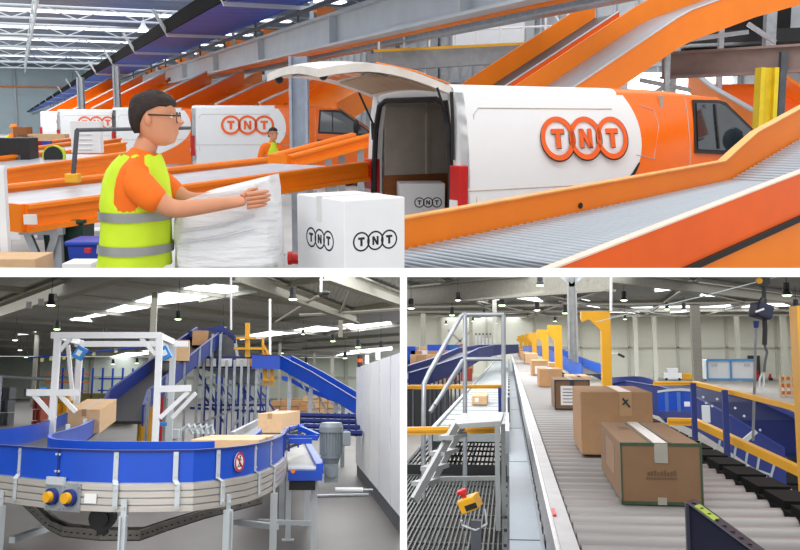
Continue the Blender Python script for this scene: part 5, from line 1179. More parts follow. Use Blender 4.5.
t5, T5 = bc('cardboard box with white front label, fifth along the row', 532, 548, 360.5, 375.6, 1.5, card)
Y = PZ(540, 375, ZC).y; w = P(548, 375, Y).x-P(532, 375, Y).x; hh = P(540, 362, Y).z-ZC; m = MB(); m.box(-w*.3, w*.45, -.76, -.75, hh*.1, hh*.7, M=T5); m.build('shipping_label', paper, t5)
bc('small cardboard box beside the fifth box on its right', 549, 559, 363, 371, 1.5, card)
for i, (x0, x1, yt, yb, lab) in enumerate(((525, 538, 353.5, 364, 'sixth in the row, pale brown box'), (521, 530, 352, 360, 'seventh in the row, brown box'), (518.5, 526, 350, 356.5, 'eighth in the row, small brown box'), (516, 522, 348, 353, 'ninth in the row, tiny brown box'), (514, 519.5, 346.5, 350.5, 'tenth in the row, tiny dark brown box'))):
    bc('far conveyor carton, '+lab, x0, x1, yt, yb, 4+i*2, [card2, card, card, card, wood][i])
Y = PZ(480, 405, ZL).y; a = P(472, 405, Y); b = P(487, 405, Y)
t6, T6 = bc('lone small cardboard box riding on the left side conveyor', 472, 487, 396, 405, 1.0, card2, None, z=ZL+.008)
m = MB(); w = b.x-a.x; m.box(-w*.3, -w*.05, -.503, -.5, .04, .1, M=T6); m.build('shipping_label', paper, t6)

# ---- yellow arches along the row
def arch(lab, px, y0, y1, xl, Y, w, grp=None):
    b = P(px, 345, Y); ztop = P(px, y0, Y).z; zbot = 0; t = thing('yellow_arch', lab, 'arch', (b.x, Y, 0), 0, grp)
    m = MB(); m.box(b.x-w/2, b.x+w/2, Y, Y+w*1.6, 0, ztop-w*.95); m.build('post', yellow, t)
    l = P(xl, 345, Y).x; m = MB(); th = w*.95; m.box(l, b.x+w/2, Y, Y+w*1.6, ztop-th, ztop); m.build('arm', yellow, t)
    m = MB(); m.prism([(b.x-w/2, Y, ztop-th), (b.x-w/2-w*1.2, Y, ztop-th), (b.x-w/2, Y, ztop-th-w*1.2)], (0, w*.6, 0)); m.prism([(l, Y-.01, ztop), (l, Y-.01, ztop-th*1.25), (l+w*.6, Y-.01, ztop-th)], (0, .02, 0)); m.build('gusset', yellow, t)
arch('nearest yellow arch, its post rising behind the second box', 606.5, 311, 384, 582, 12.5, .125)
arch('second yellow arch, left of the tall grey column', 558.5, 325, 370, 548, 24, .19)
arch('third yellow arch in the receding row', 545.5, 329.5, 362, 537, 33, .22)
arch('fourth yellow arch in the receding row', 534.5, 332.5, 358, 529, 44, .22)
arch('fifth yellow arch in the receding row', 530, 334, 354, 524.5, 55, .24)
arch('sixth yellow arch in the receding row', 525.5, 335, 352, 521, 68, .26)
arch('farthest yellow arch, at the end of the row', 521, 336, 350, 517.5, 82, .28)
for i, (px, y0, y1, Y, r) in enumerate(((611, 255, 311, 12.4, .012),)):
    a, b = P(px, y0, Y), P(px, y1, Y); m = MB(); m.tube([a, b], r*1.6, 8); one('hanging_rod', m, white_steel, 'white rod hanging down to the nearest yellow arch', 'rod')
m = MB(); m.tube([P(596, 322, 12), P(640, 311, 11.6), P(700, 297, 11.2), P(780, 276, 10.8)], .006, 6); one('rope', m, steel_lt, 'thin pale rope slanting up to the hoist pulley', 'rope')
c = P(618, 354, 24); t = thing('sensor_arm', 'small black camera on a pale bracket right of the nearest arch', 'sensor', c); m = MB(); m.tube([c+Vector((-.18,0,-.02)), c+Vector((-.1,0,.02)), c], .02, 6); m.tube([c+Vector((-.18,0,-.3)), c+Vector((-.18,0,.2))], .015, 6); m.build('bracket', steel_lt, t); m = MB(); m.bar(c, c+Vector((.16,0,-.08)), .06, .06); m.build('camera_body', black_pl, t)

# ---- railings and stile on the left
t = thing('tube_railing', 'grey tube railing frame left of the conveyors', 'railing', (P(465, 345, 9).x, 9, 2.5)); Yr = 8.2
def tb_(segs, nm='tube', r=.02, tt=None, mt=steel):
    for s in segs: m = MB(); m.tube(s, r, 10); m.build(nm, mt, tt or t, smooth=True)
tb_([[P(465, 580, Yr), P(465, 316, Yr), P(467, 314, Yr)], [P(503.5, 412, Yr), P(503.5, 314.5, Yr)], [P(423.5, 412, Yr-.3), P(424, 384, Yr-.3), P(429, 373, Yr-.2), P(461, 316, Yr), P(466, 314, Yr)], [P(423.5, 580, Yr-.3), P(423.5, 412, Yr-.3)]], 'upright', .021)
tb_([[P(462, 314.5, Yr), P(504, 314.5, Yr)], [P(465, 359, Yr), P(503, 359, Yr)], [P(435, 405, Yr-.2), P(463, 360, Yr)], [P(430, 412, Yr-.2), P(462, 364, Yr)]], 'rail', .019)
def ybar(lab, pts, w, hgt, parts_=None, cat='rail', name='yellow_rail', mt=None):
    t = thing(name, lab, cat, pts[0]); m = MB()
    for a, b in zip(pts, pts[1:]): m.bar(a, b, w, hgt)
    m.build('beam', mt or yellow, t)
    m = MB()
    for a, b in zip(pts, pts[1:]): m.bar(a+Vector((0,-w*.55,0)), b+Vector((0,-w*.55,0)), .01, hgt*.3)
    m.build('rib', mat('dark_yellow', (196, 140, 16), .5), t); return t
ybar('yellow rail crossing the left edge behind the railing tubes', [P(400, 387, 10.5), P(503, 386.5, 10.5)], .06, .045)
ybar('lower yellow rail crossing behind the stile steps', [P(400, 431, 7.6), P(500, 429.5, 7.6)], .06, .06)
m = MB(); c = P(501, 410, 10.4); m.box(c.x-.03, c.x+.03, c.y, c.y+.06, P(501,412,10.4).z, P(501, 388, 10.4).z); one('blue_post', m, blue_dk, 'short dark blue post at the right end of the upper yellow rail', 'post')
# gratings
gm_ = mat('grating_steel', (84, 88, 88), .5, .4, var=.15)
def grating(lab, x0, x1, y0, y1, z, pitch=.045, t_=.012, ang=0):
    t = thing('grating_deck', lab, 'grating', ((x0+x1)/2, y0, z)); m = MB(); x = x0
    while x < x1: m.box(x, x+t_, y0, y1, z-.03, z); x += pitch
    y = y0
    while y < y1: m.box(x0, x1, y, y+.02, z-.03, z-.01); y += .5
    o = m.build('bar_grid', gm_, t)
    m = MB(); m.box(x0-.02, x0, y0, y1, z-.05, z+.01); m.box(x1, x1+.02, y0, y1, z-.05, z+.01); m.box(x0, x1, y1, y1+.02, z-.05, z+.01); m.build('frame', gm_, t); return t
gz = 3.0
grating('dark steel bar grating walkway in the bottom left corner', -1.6, -.03, 4.2, 9.2, gz-.0, .032, .011)
grating('second bar grating behind the dark blue kick plate', -1.1, -.1, 9.6, 13.2, gz+.05, .045, .012)
m = MB(); a, b = P(400, 470, 9.0), P(499, 468, 9.0); m.box(a.x, -.04, 9.35, 9.4, P(450, 478, 9.35).z, P(450, 465, 9.35).z); one('kick_plate', m, black_pl, 'black blue kick plate across the grating behind the stile', 'plate')
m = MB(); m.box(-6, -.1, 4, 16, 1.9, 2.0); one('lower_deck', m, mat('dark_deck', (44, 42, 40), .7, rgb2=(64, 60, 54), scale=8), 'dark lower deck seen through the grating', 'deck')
# stile
t = thing('step_stile', 'aluminium step stile with four treads on the grating', 'stile', P(470, 500, 6.4))
am = mat('stile_aluminium', (168, 172, 172), .4, .4, var=.08)
Ys = 6.9
m = MB(); a, b, c, d = P(449, 424.5, Ys-.3), P(501, 421, Ys-.3), P(504, 412, Ys+.6), P(463, 413, Ys+.6); m.prism([a, b, c, d], (0, 0, -.035)); m.build('top_platform', am, t)
m = MB(); m.bar(P(456, 425, Ys-.35), P(414, 500, Ys-.7), .03, .055); m.build('stringer', am, t)
m = MB(); m.bar(P(466, 420, Ys+.1), P(430, 486, Ys-.1), .03, .045); m.build('stringer', am, t)
for i, (x, y) in enumerate(((455, 437), (446, 453), (437, 468), (428, 483))):
    m = MB(); a = P(x-9, y+1, Ys-.5); b = P(x+5, y-3, Ys-.1); m.bar(a, b, .11, .03); m.build('tread', am, t)
for px in (497, 503): m = MB(); a = P(px, 424, Ys-.3+.6*(px > 500)); e = P(px, 500, Ys-.3+.6*(px > 500)); m.bar(a, (a.x, a.y, gz), .034, .03); m.build('leg', am, t)
m = MB(); m.bar(P(434, 479, Ys-.1), P(500, 478, Ys-.1), .03, .03); m.build('base_bar', am, t)
# emergency stop
c = P(470, 503, 5.2); t = thing('emergency_stop', 'yellow emergency stop box with red mushroom button on a grey post', 'switch', c+Vector((0,0,-.25)))
R = Matrix.Rotation(math.radians(-22), 4, 'Y') @ Matrix.Rotation(math.radians(-15), 4, 'Z')
m = MB(); m.cbox(c, .1, .12, .075, R=R); m.build('housing', yellow, t, bevel=.006); m = MB(); m.cbox(c+(R.to_3x3() @ Vector((.02,-.061,-.012))), .07, .006, .03, R=R); m.build('front_plate', black_pl, t)
u_ = R.to_3x3() @ Vector((0,0,1)); b = c+u_*.04+(R.to_3x3() @ Vector((-.02,0,0))); m = MB(); m.tube([b, b+u_*.025], .014, 12); m.tube([b+u_*.022, b+u_*.04, b+u_*.046], [.03, .03, .02], 18); m.build('mushroom_button', red, t, smooth=True)
m = MB(); pz = P(476, 520, 5.25); m.bar(pz+Vector((0,0,0)), Vector((pz.x, pz.y, 2.0)), .055, .05); m.build('post', steel_dk, t)
m = MB(); m.tube([pz+Vector((-.08,-.02,.0)), pz+Vector((-.08,0,-.03)), pz+Vector((0,-.03,-.05)), pz+Vector((.06,0,-.02)), pz+Vector((.05,0,.06))], .006, 6); m.build('cable', steel_lt, t)

navy = mat('navy_steel', (14, 28, 84), .65, spec=.2)
# ---- blue curved conveyors and clutter at left rear
guard_belt('curving_blue_conveyor', 'dark blue sided conveyor sweeping from the left edge up to the belts', [P(396, 379, 18), P(420, 372, 19), P(450, 362, 21), P(468, 353, 24), P(485, 349, 30), P(512, 347.5, 38)], .5, .12, dbelt, navy, dn=.22)
m = MB()
for k in range(8):
    x = 430+k*4.2; y = 383-k*.9; a = P(x, y-12, 21); m.bar(a, (a.x, a.y, 1.5), .04, .04)
    if k < 7: m.bar(P(x, y-8, 21), P(x+4.4, y-2, 21), .03, .03)
one('support_trestle', m, steel_dk, 'dense grey trestle legs under the sweeping blue conveyor', 'trestle')
m = MB(); m.box(-9.5, -3.1, 47, 78, 2.0, 2.2); m.box(-9.5, -3.1, 47, 47.2, .1, 2.0, 1)
for k in range(12): m.box(-9.4+k*.55, -9.32+k*.55, 46.8, 47, 0, 2.2, 0)
one('parcel_deck', m, [steel_dk, black_pl], 'dark raised deck carrying the parcel heap at the left rear', 'deck')
bl_c = mat('stack_blue', (40, 96, 160), .6); 
for i in range(34):
    px = 408+(i*53 % 62); row = i % 4; Y = 52+row*5+(i % 3); w = .55+.4*((i*7) % 5)/5; h_ = .5+.35*((i*3) % 4)/4; zz = 2.2+.35*((i*5) % 4)
    c = P(px, 345, Y); m = MB(); m.box(c.x-w/2, c.x+w/2, Y, Y+.8, zz, zz+h_*1.5)
    one('parcel', m, [card, card2, card_w, card, mat('parcel_red', (168, 70, 56), .7), card2][i % 6], 'loose parcel in the heap beyond the sweeping blue conveyor', 'parcel', 'heaped parcels at the left rear')
for i, (px, py, w) in enumerate(((408, 353, 1), (414, 362, 1.6), (411, 358, 1.2), (437, 351, 1.4), (452, 351, 1.2), (456, 355, 1.2), (444, 354, 1), (412, 366, 1.8))):
    Y = 62+i; c = P(px, py, Y); m = MB(); m.box(c.x-w/2, c.x+w/2, Y, Y+1, max(0, c.z-.5), c.z+.45)
    one('blue_container', m, bl_c if i % 3 else blue, 'blue stacking container among the parcels at the left rear', 'container', 'blue containers at the left rear')
m = MB(); c = P(461, 347, 90); m.box(c.x-1.2, c.x+1.8, 90, 90.5, c.z-.2, c.z+.0, 1); m.box(c.x-.1, c.x+.4, 89.9, 90.4, c.z-.5, c.z+.3, 0)
for a, b in (((448, 330), (472, 352)), ((472, 330), (448, 352))): m.bar(P(*a, 91), P(*b, 91), .2, .2, m=1)
one('wall_bracing', m, [mat('orange_red_sign', (176, 84, 60), .6), beam_g], 'cross bracing with an orange red crate on the far wall', 'bracing')
for i in range(6):
    c = P(476+i*3.6, 345, 117); m = MB(); m.box(c.x-.15, c.x+.15, 117.4, 117.6, 3.6, 5.5 if i < 2 else 5.2); m.box(c.x-.1, c.x+.1, 117.3, 117.6, 5.6, 5.8, 1); one('dock_marker', m, [white_steel, steel_dk], 'slim white marker strip with dark head on the far wall', 'marker', 'marker strips on the far wall')

# ---- right side: blue conveyors, yellow guard rails, site office
dec2 = guard_belt('long_blue_conveyor', 'dark blue sided conveyor descending to the lower right behind the yellow rails', [P(632, 388, 17), P(652, 384, 16.5), P(690, 390, 15), P(730, 402, 13.5), P(765, 420, 12.5), P(820, 452, 11.5)], .9, .05, navy, blue_dk, dn=.42)
q = spline([P(x, y, Y) for x, y, Y in ((606, 378, 19), (618, 377, 18), (640, 376.5, 17.5), (655, 381, 17), (664, 387, 16))], 6); t = thing('curved_blue_wall', 'dark blue curved guard of a bend behind the second box', 'guard', (q[0].x, q[0].y, 2)); m = MB(); m.ribbon(q, -.6, 0, .03); m.build('guard_sheet', blue_dk, t, smooth=True); m = MB(); c = q[7]+Vector((0,-.03,-.2)); m.box(c.x-.08, c.x+.06, c.y-.02, c.y, c.z-.06, c.z+.06); m.build('paper_label', paper, t)
q = spline([P(x, y, 12.4+((x-690)/40)**2*.5) for x, y in ((657, 392), (668, 390.5), (680, 390), (694, 391))], 6); t = thing('blue_bend', 'brighter blue bend section under the yellow rail corner', 'guard', (q[0].x, q[0].y, 2.6)); m = MB(); m.ribbon(q, -.26, 0, .02); m.build('guard_sheet', blue, t, smooth=True); m = MB(); m.ribbon([p+Vector((0,-.03,0)) for p in q], -.01, .02, .05); m.build('top_lip', steel_lt, t)
c = P(687, 404, 12.2); m = MB(); m.box(c.x-.035, c.x+.035, c.y-.02, c.y, c.z-.03, c.z+.03); m.build('paper_label', paper, t)
m = MB()
for x in (666, 678): a = P(x, 392, 12.3); m.bar(a+Vector((0,-.04,-.25)), a+Vector((0,-.04,0)), .04, .02)
m.build('seam_strip', mat('pale_blue_strip', (70, 110, 190), .4), t)
guard_belt('far_blue_conveyor', 'light blue conveyor sloping down between the column and the yellow arches', [P(528, 351, 58), P(545, 352, 50), P(552, 354, 44), P(575, 366, 36), P(592, 374, 30)], .6, .3, dbelt, mat('bright_blue', (36, 104, 214), .4), dn=.2)
m = MB(); c = P(582, 364, 40); m.box(c.x-.25, c.x+.25, 40, 41, c.z-.3, c.z+.2); one('cardboard_box', m, card, 'small brown box on the blue conveyor right of the grey column', 'box')
# yellow rails
Ya = 9.3
t = ybar('upper yellow guard rail bending at a dark blue post on the right', [P(654, 383.5, Ya+.6), P(694, 383, Ya+.4), P(740, 394, Ya-.6), P(806, 410.5, Ya-1.8)], .06, .04)
for x, y0, y1, Y in ((693, 383, 434, 9.6), (724.5, 390, 455, 8.8), (808, 405, 480, 7.6)):
    a, b = P(x, y0, Y), P(x, y1, Y); m = MB(); m.bar(a, (a.x, a.y, b.z-.2), .05, .05); m.build('blue_post', blue_dk, t)
t = ybar('lower thick yellow guard rail running behind the nearest box', [P(668, 421.5, Ya+.7), P(695, 422, Ya+.6), P(728, 437.5, Ya-.2), P(806, 474, Ya-1.6)], .06, .075)
# hoses / brackets on blue conveyor
m = MB(); c = P(706, 414, 11.2); m.cbox(c, .09, .05, .2); one('control_box', m, steel_lt, 'pale grey control box on the blue conveyor behind the rail posts', 'box', bevel=.006)
m = MB(); m.bar(P(738, 446, 10), P(756, 431, 10), .03, .05); one('pale_bracket', m, steel_lt, 'pale diagonal bracket at the foot of the thin grey pole', 'bracket')
t = thing('pipe_trestle', 'pale wire like legs standing below the lower yellow rail', 'frame', P(720, 470, 9.2))
for (a, b) in (((736, 445), (732, 470)), ((760, 452), (756, 476)), ((748, 448), (744, 474)), ((775, 462), (770, 480)), ((720, 440), (716, 462)), ((733, 462), (745, 465)), ((757, 470), (771, 475))): m = MB(); m.bar(P(*a, 9.4), P(*b, 9.4), .015, .02); m.build('leg', steel, t)
# bolts
t = thing('bolt_row', 'scatter of bright bolts on the long blue conveyor', 'bolts', P(720, 400, 13))
for x, y in ((703, 397), (717, 399), (706, 403), (712, 406), (744, 416), (760, 430), (770, 447), (775, 450), (735, 408), (752, 443)):
    c = P(x, y, 12.0); m = MB(); m.disc(c, (0,-1,0), .016, .012, 8); m.build('bolt', steel_lt, t)
# big yellow post
c = P(802.5, 345, 5.6); t = thing('yellow_post', 'broad yellow steel post at the right edge', 'post', (c.x, 5.6, 0)); m = MB(); m.box(c.x-.036, c.x+.09, 5.55, 5.7, 0, P(795, 306, 5.6).z); m.build('post', yellow, t); m = MB(); m.box(c.x-.06, c.x+.12, 5.5, 5.75, 0, .03); m.build('base_plate', yellow, t)
c = P(799.5, 345, 5.4); 
# site office
c = P(729.5, 345, 84); t = thing('site_office', 'white site office container with blue frame on the open floor', 'container', (c.x, 84, 0)); x0, x1 = P(706, 345, 84).x, P(753.5, 345, 84).x; z1 = P(730, 360, 84).z; z0 = P(730, 379.5, 84).z
m = MB(); m.box(x0, x1, 84, 87, max(.1, z0), z1); m.build('wall_panel', white_steel, t)
bm_ = mat('frame_blue', (86, 156, 210), .5); m = MB(); z0 = max(.1, z0)
for (a, b) in (((x0, z0), (x1, z0)), ((x0, z1), (x1, z1)), ((x0, z0), (x0, z1)), ((x1, z0), (x1, z1)), (((x0+x1)/2, z0), ((x0+x1)/2, z1))): m.bar((a[0], 83.9, a[1]), (b[0], 83.9, b[1]), .14, .2, up=(0,1,0) if a[0] == b[0] else (0,0,1))
m.build('blue_frame', bm_, t); m = MB()
for xx in (x0+.4, x1-.9): m.box(xx, xx+.5, 83.9, 84, z1-.55, z1-.3)
m.build('small_sign', steel_lt, t)
c = P(755, 365, 117); m = MB(); m.box(c.x-.7, c.x+.7, 117.3, 117.6, .3, 3.0); struct(m.build('door_1', mat('dark_door', (60, 54, 54), .6)))
for i, (px, py, w, h_, Y, mt, nm, lab) in enumerate(((673, 376, 2.2, 1.5, 100, white_steel, 'white_board', 'white board leaning on the far wall left of the column'), (687, 375.5, 2.3, .9, 96, yellow, 'yellow_truck', 'small yellow truck on the open floor left of the column'), (702, 373, 1.2, 2.6, 90, blue, 'blue_trolley', 'blue trolley standing at the left end of the site office'), (757, 376, .7, 1.2, 95, red, 'red_bin', 'red bin just right of the site office'), (771, 369, .3, .8, 110, red, 'fire_extinguisher', 'tiny red fire extinguisher on the far wall'))):
    c = PZ(px, max(py+3, 380.5), 0); Y = c.y; m = MB(); z0 = 0
    t = thing(nm, lab, nm.split('_')[-1], (c.x, Y, z0)); m.box(c.x-w/2, c.x+w/2, Y, Y+.6, z0+.15, z0+h_*.6); m.box(c.x-w*.3, c.x+w*.3, Y, Y+.5, z0+h_*.6, z0+h_); m.build('body', mt, t, bevel=.05)
    m = MB()
    for s in (-1, 1): m.disc((c.x+s*w*.35, Y-.02, z0+.15), (0,1,0), .16, .1, 10)
    m.build('wheel', black_rub, t)
t = thing('pallet_cage', 'orange slatted pallet cage near the right edge', 'cage', (P(785, 345, 80).x, 80, 0)); ogm = mat('cage_orange', (226, 110, 50), .5)
for z in (.2, .8, 1.4): m = MB(); a, b = P(778, 345, 80), P(800, 345, 80); m.bar((a.x, 80, z+.1), (b.x, 80, z+.1), .1, .3); m.build('slat', ogm, t)
for px in (778, 783, 789, 795): a = P(px, 345, 80); m = MB(); m.bar((a.x, 79.9, 0), (a.x, 79.9, 1.8), .15, .15); m.build('stake', mat('cage_pale', (226, 196, 150), .6), t)
for i, (px, py, Y) in enumerate(((793, 388, 38), (787, 400, 30), (783, 408, 26), (795, 380, 46))):
    c = P(px, py, Y); z0 = max(0, c.z); m = MB(); m.cbox(Vector((c.x, c.y, .35)), .95, .8, .5); m.cbox(Vector((c.x+.1, c.y, .75)), .5, .6, .35); one('machine_block', m, black_pl, 'dark machine in the row parked at the right edge', 'machine', 'dark machines at the right edge', bevel=.06)
# hoist
cx_ = 759; Yh = 6.2
t = thing('chain_hoist', 'dark blue hoist body hanging by its hook near the top right', 'hoist', P(761, 310, Yh)); dkb = mat('hoist_blue', (26, 34, 62), .45)
m = MB(); c = P(761, 311, Yh); m.cbox(c, .12, .12, .1, R=Matrix.Rotation(.35, 4, 'Z') @ Matrix.Rotation(.25, 4, 'Y')); m.build('housing', dkb, t, bevel=.02)
m = MB(); m.bar(c+Vector((-.055,-.075,-.008)), c+Vector((.0,-.075,.012)), .004, .012); m.build('white_mark', paper, t)
m = MB(); m.tube([P(764, 279, Yh), P(764, 298, Yh)], .015, 8); m.tube([P(764, 298, Yh), P(762, 304, Yh)], [.02, .03], 8); m.build('hook_rod', black_pl, t)
m = MB(); d = P(763, 281, Yh); m.disc(d+Vector((0,-.03,0)), (0,1,0), .04, .06, 18); m.build('pulley', black_pl, t); m = MB(); m.disc(d+Vector((-.03,-.032,0)), (0,1,0), .02, .03, 12); m.build('pulley_cap', yellow, t)
m = MB(); m.tube([P(764.5, 316, Yh), P(765, 330, Yh), P(764.5, 345, Yh)], .016, 8); m.build('chain_bag', black_rub, t)
m = MB(); m.tube([P(764.5, 345, Yh), P(767, 352, Yh), P(765, 362, Yh), P(764, 372, Yh)], .009, 6); m.build('chain', steel_dk, t)
m = MB(); m.tube([P(762, 373, Yh), P(759.5, 380, Yh), P(759.5, 388, Yh), P(762, 390, Yh), P(764, 384, Yh), P(763.5, 374, Yh)], .006, 8); m.build('load_hook', steel_lt, t)
t = thing('hanging_pole', 'thin grey pole hanging beside the hoist down to the conveyor', 'pole', P(756, 322, 9)); m = MB(); m.tube([P(756, 326, 9), P(753, 440, 9.8)], .014, 8); m.build('pole', steel, t); m = MB(); m.tube([P(756, 321, 9), P(756, 328, 9)], [.03, .02], 10); m.build('cap', blue_dk, t)

# foreground bolted channel post
t = thing('punched_channel', 'black blue punched steel channel in the bottom foreground', 'channel', P(700, 540, 3.0)); km = mat('midnight_blue', (24, 28, 52), .35, .1, var=.1)
A_, B_ = P(685.5, 502, 3.0), P(760, 557, 2.72); dirv = (B_-A_); pn = dirv.normalized(); sidev = pn.cross(Vector((0,0,1))).normalized()
m = MB(); m.prism([A_, B_, B_+Vector((0,0,-.5)), A_+Vector((0,0,-.5))], -sidev*.006); m.build('web', km, t)
m = MB(); P1 = A_+Vector((0.0,0,0)); P2 = P(695, 499, 3.05); off = (P2-A_); m.prism([A_, B_, B_+off, P2], (0, 0, -.008)); o = sub(m.build('top_flange', km, t))
for k in range(9):
    c = A_.lerp(B_, .045+k*.11)+off*.5+Vector((0,0,.0005)); m = MB(); m.disc(c, (0,0,1), .0085, .001, 14); m.build('punched_hole', ink, o)
m = MB(); a = A_+off*.15; m.prism([A_.lerp(B_, .1)+off*.2, A_.lerp(B_, .38)+off*.2, A_.lerp(B_, .38)+off*.8, A_.lerp(B_, .1)+off*.8], (0,0,.0012)); m.build('yellow_green_sticker', mat('lime_sticker', (170, 196, 60), .5), o)
m = MB(); m.bar(A_+Vector((0,0,-.25))+pn*.006, A_+Vector((0,0,0))+pn*.006, .01, .5*0+.02); m.prism([A_, A_+off, A_+off+Vector((0,0,-.5)), A_+Vector((0,0,-.5))], pn*.004); m.build('end_flange', km, t)
WORLD, SUN, EXPO = 1.0, 0.8, 0.05
def top_fill(hall, x, wdt, Y0, Y1, power, col=(1, 1, 1)):
    """unseen fill light added edge-on behind the slab to brighten a lower hall from above"""
    a = hall.at(CX, 273, Y0); b = hall.at(CX, 273, Y1); c = (a+b)/2; c.x += x; d = (b-a).normalized()
    L = bpy.data.lights.new('top_fill_light', 'AREA'); L.shape = 'RECTANGLE'; L.size = wdt; L.size_y = (b-a).length; L.energy = power; L.color = col
    o = bpy.data.objects.new('top_fill_light', L); C.objects.link(o)
    Xv = Vector((1, 0, 0)); Zv = Xv.cross(d).normalized()
    if Zv.z < 0: Zv = -Zv
    Yv = Zv.cross(Xv); o.matrix_world = hall.M @ (Matrix.Translation(c) @ Matrix((Xv, Yv, Zv)).transposed().to_4x4())
def LIGHTS():
    top_fill(BL, -1.2, 3.4, 4, 9, 85); top_fill(BL, -2, 6, 9, 20, 300); top_fill(BL, -4, 12, 20, 38, 700)  # added fills for the near part, no lamps of the hall
    area(BL, (-6, 60, 6.2), (-6, 60, 0), 40, 36, 4200); area(BL, (-24, 45, 6.0), (-24, 45, 0), 12, 24, 1500); area(BL, (0, 115, 6.2), (0, 115, 0), 70, 60, 8000)  # the middle one is added to brighten the left side
    top_fill(BR, 1, 2.4, 6, 10, 8); top_fill(BR, 1.5, 6, 10, 20, 280); top_fill(BR, 3, 14, 20, 45, 3000)
    area(BR, (5, 70, 7.8), (5, 70, 0), 50, 40, 6000); area(BR, (5, 102, 7.8), (5, 102, 0), 70, 26, 5000)
# ================================================================ slab and partition seen end-on
CAMM = W @ Matrix(((1,0,0,0),(0,0,-1,0),(0,1,0,0),(0,0,0,1)))
def campt(px, py, Y): return W @ Vector(((px-CX)/F*Y, Y, -(py-CY)/F*Y))
D0, D9 = 1.5, 2.4
class _W: objs = []
def edge_solid(name, pa, pb, pc, pd, Yf, Yb):
    """front face given by pixel corners at Yf; keeps its thickness going back along the sight plane"""
    mid = ((pa[0]+pc[0])/2, (pa[1]+pc[1])/2); f = [W @ Vector(((x-CX)/F*Yf, Yf, -(y-CY)/F*Yf)) for x, y in (pa, pb, pc, pd)]
    back = campt(mid[0], mid[1], Yb)-campt(mid[0], mid[1], Yf)
    me = bpy.data.meshes.new(name); me.from_pydata([tuple(p) for p in f]+[tuple(p+back) for p in f], [], [(0,1,2,3),(7,6,5,4),(0,4,5,1),(1,5,6,2),(2,6,7,3),(3,7,4,0)])
    me.materials.append(white_paint); o = bpy.data.objects.new(name, me); C.objects.link(o); o['kind'] = 'structure'
    bm = bmesh.new(); bm.from_mesh(me); bmesh.ops.recalc_face_normals(bm, faces=bm.faces); bm.to_mesh(me); bm.free()
edge_solid('trim_1', (-700, 268), (1500, 268), (1500, 277), (-700, 277), D0, D9)
edge_solid('trim_2', (400, 277), (407, 277), (407, 900), (400, 900), D0, D9)

# ---------------------------------------------------------------- each hall ends at the slab / partition planes
def plane(hall, p1, p2, keep):   # plane through the eye and two image points, in world
    a = campt(*p1, 1)-W.translation; b = campt(*p2, 1)-W.translation; n_ = a.cross(b).normalized()
    if n_.dot(campt(*keep, 1)-W.translation) < 0: n_ = -n_
    return W.translation.copy(), n_
PL = {id(TOP): [plane(TOP, (0, 268.5), (800, 268.5), (400, 100))],
      id(BL): [plane(BL, (0, 276.5), (800, 276.5), (200, 400)), plane(BL, (400.5, 300), (400.5, 500), (200, 400))],
      id(BR): [plane(BR, (0, 276.5), (800, 276.5), (600, 400)), plane(BR, (406.5, 300), (406.5, 500), (600, 400))]}
for h in (TOP, BL, BR):
    for o in h.objs: o.matrix_world = h.M @ Matrix.LocRotScale(o.location, o.rotation_euler, o.scale)
bpy.context.view_layer.update()
children = {}
for o in C.objects:
    if o.parent: children.setdefault(o.parent.name, []).append(o)
def cut(o, planes):
    for ch in list(children.get(o.name, [])): cut(ch, planes)
    left = [c for c in children.get(o.name, []) if c.name in bpy.data.objects and not c.get('_dead')]
    if o.type == 'LIGHT': return
    if o.type == 'EMPTY':
        if not left: o['_dead'] = 1
        return
    Mw = o.matrix_world; co = [Mw @ v.co for v in o.data.vertices]; dead = False
    for pc, pn in planes:
        ds = [(p-pc).dot(pn) for p in co]
        if not ds or max(ds) <= 1e-4: dead = True; break
        if min(ds) < 0:
            if o.data.users > 1: o.data = o.data.copy()
            bm = bmesh.new(); bm.from_mesh(o.data); Mi = Mw.inverted(); lc = Mi @ pc; ln = (Mw.to_3x3().transposed() @ pn).normalized()
            r = bmesh.ops.bisect_plane(bm, geom=bm.verts[:]+bm.edges[:]+bm.faces[:], dist=1e-6, plane_co=lc, plane_no=ln, clear_inner=True)
            ce = [e for e in r['geom_cut'] if isinstance(e, bmesh.types.BMEdge) and e.is_valid and e.is_boundary]
            if ce and len(ce) < 3000: bmesh.ops.holes_fill(bm, edges=ce, sides=0)
            bm.to_mesh(o.data); bm.free(); co = [Mw @ v.co for v in o.data.vertices]
            if not co: dead = True; break
    if dead:
        if left: 
            # keep as holder of surviving sub-parts: move them up
            for c in left: mw = c.matrix_world.copy(); c.parent = o.parent; c.matrix_world = mw; 
            if o.parent: children[o.parent.name] += left
        o['_dead'] = 1
for h in (TOP, BL, BR):
    for o in h.objs: cut(o, PL[id(h)])
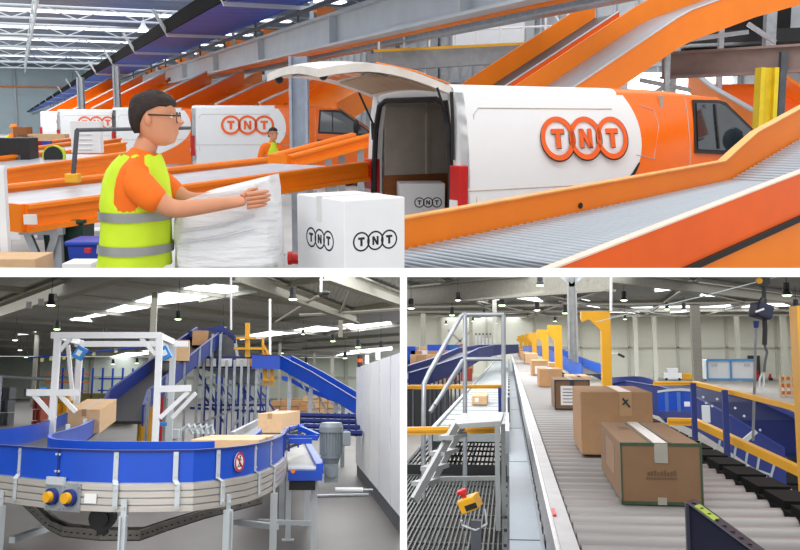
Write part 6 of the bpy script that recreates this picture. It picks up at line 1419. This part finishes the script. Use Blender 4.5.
for o in [o for o in C.objects if o.get('_dead')]: bpy.data.objects.remove(o)
for o in C.objects:
    for k in ('_inv', '_dead'):
        if k in o: del o[k]

# ---------------------------------------------------------------- light
def area(hall, loc, tgt, sx, sy, power, col=(1, 1, 1)):
    L = bpy.data.lights.new('hall_light', 'AREA'); L.shape = 'RECTANGLE'; L.size = sx; L.size_y = sy; L.energy = power; L.color = col
    o = bpy.data.objects.new('hall_light', L); C.objects.link(o)
    d = Vector(tgt)-Vector(loc); o.matrix_world = hall.M @ (Matrix.Translation(loc) @ d.to_track_quat('-Z', 'Y').to_matrix().to_4x4())
area(TOP, AB(4, 16, 7.2), AB(4, 16, 0), 22, 20, 1900)
area(TOP, AB(-10, 45, 7.2), AB(-10, 45, 0), 34, 36, 6500)
area(TOP, AB(-6, 85, 7.2), AB(-6, 85, 0), 34, 36, 4500)
LIGHTS()
wd = bpy.data.worlds.new('World'); bpy.context.scene.world = wd; wd.use_nodes = True
bg = wd.node_tree.nodes['Background']; bg.inputs['Color'].default_value = (1, 1, 1, 1); bg.inputs['Strength'].default_value = WORLD
sun = bpy.data.lights.new('sun', 'SUN'); sun.energy = SUN; sun.angle = .3; so = bpy.data.objects.new('sun', sun); C.objects.link(so)
so.matrix_world = Matrix.Translation((-6, -10, 14)) @ Vector((.35, 1, -.75)).to_track_quat('-Z', 'Y').to_matrix().to_4x4()
# ---------------------------------------------------------------- camera
cam = bpy.data.cameras.new('camera'); co = bpy.data.objects.new('camera', cam); C.objects.link(co); co.matrix_world = CAMM
cam.sensor_width = 36; cam.sensor_fit = 'HORIZONTAL'; cam.lens = F/800*36; cam.shift_x = -(CX-400)/800; cam.shift_y = (CY-275)/800; cam.clip_start = .05; cam.clip_end = 500
sc = bpy.context.scene; sc.camera = co
sc.view_settings.view_transform = 'Standard'; sc.view_settings.look = 'None'; sc.view_settings.gamma = 1; sc.view_settings.use_curve_mapping = False; sc.view_settings.exposure = EXPO
sc.cycles.use_denoising = True
sc.cycles.max_bounces = 6; sc.cycles.diffuse_bounces = 4
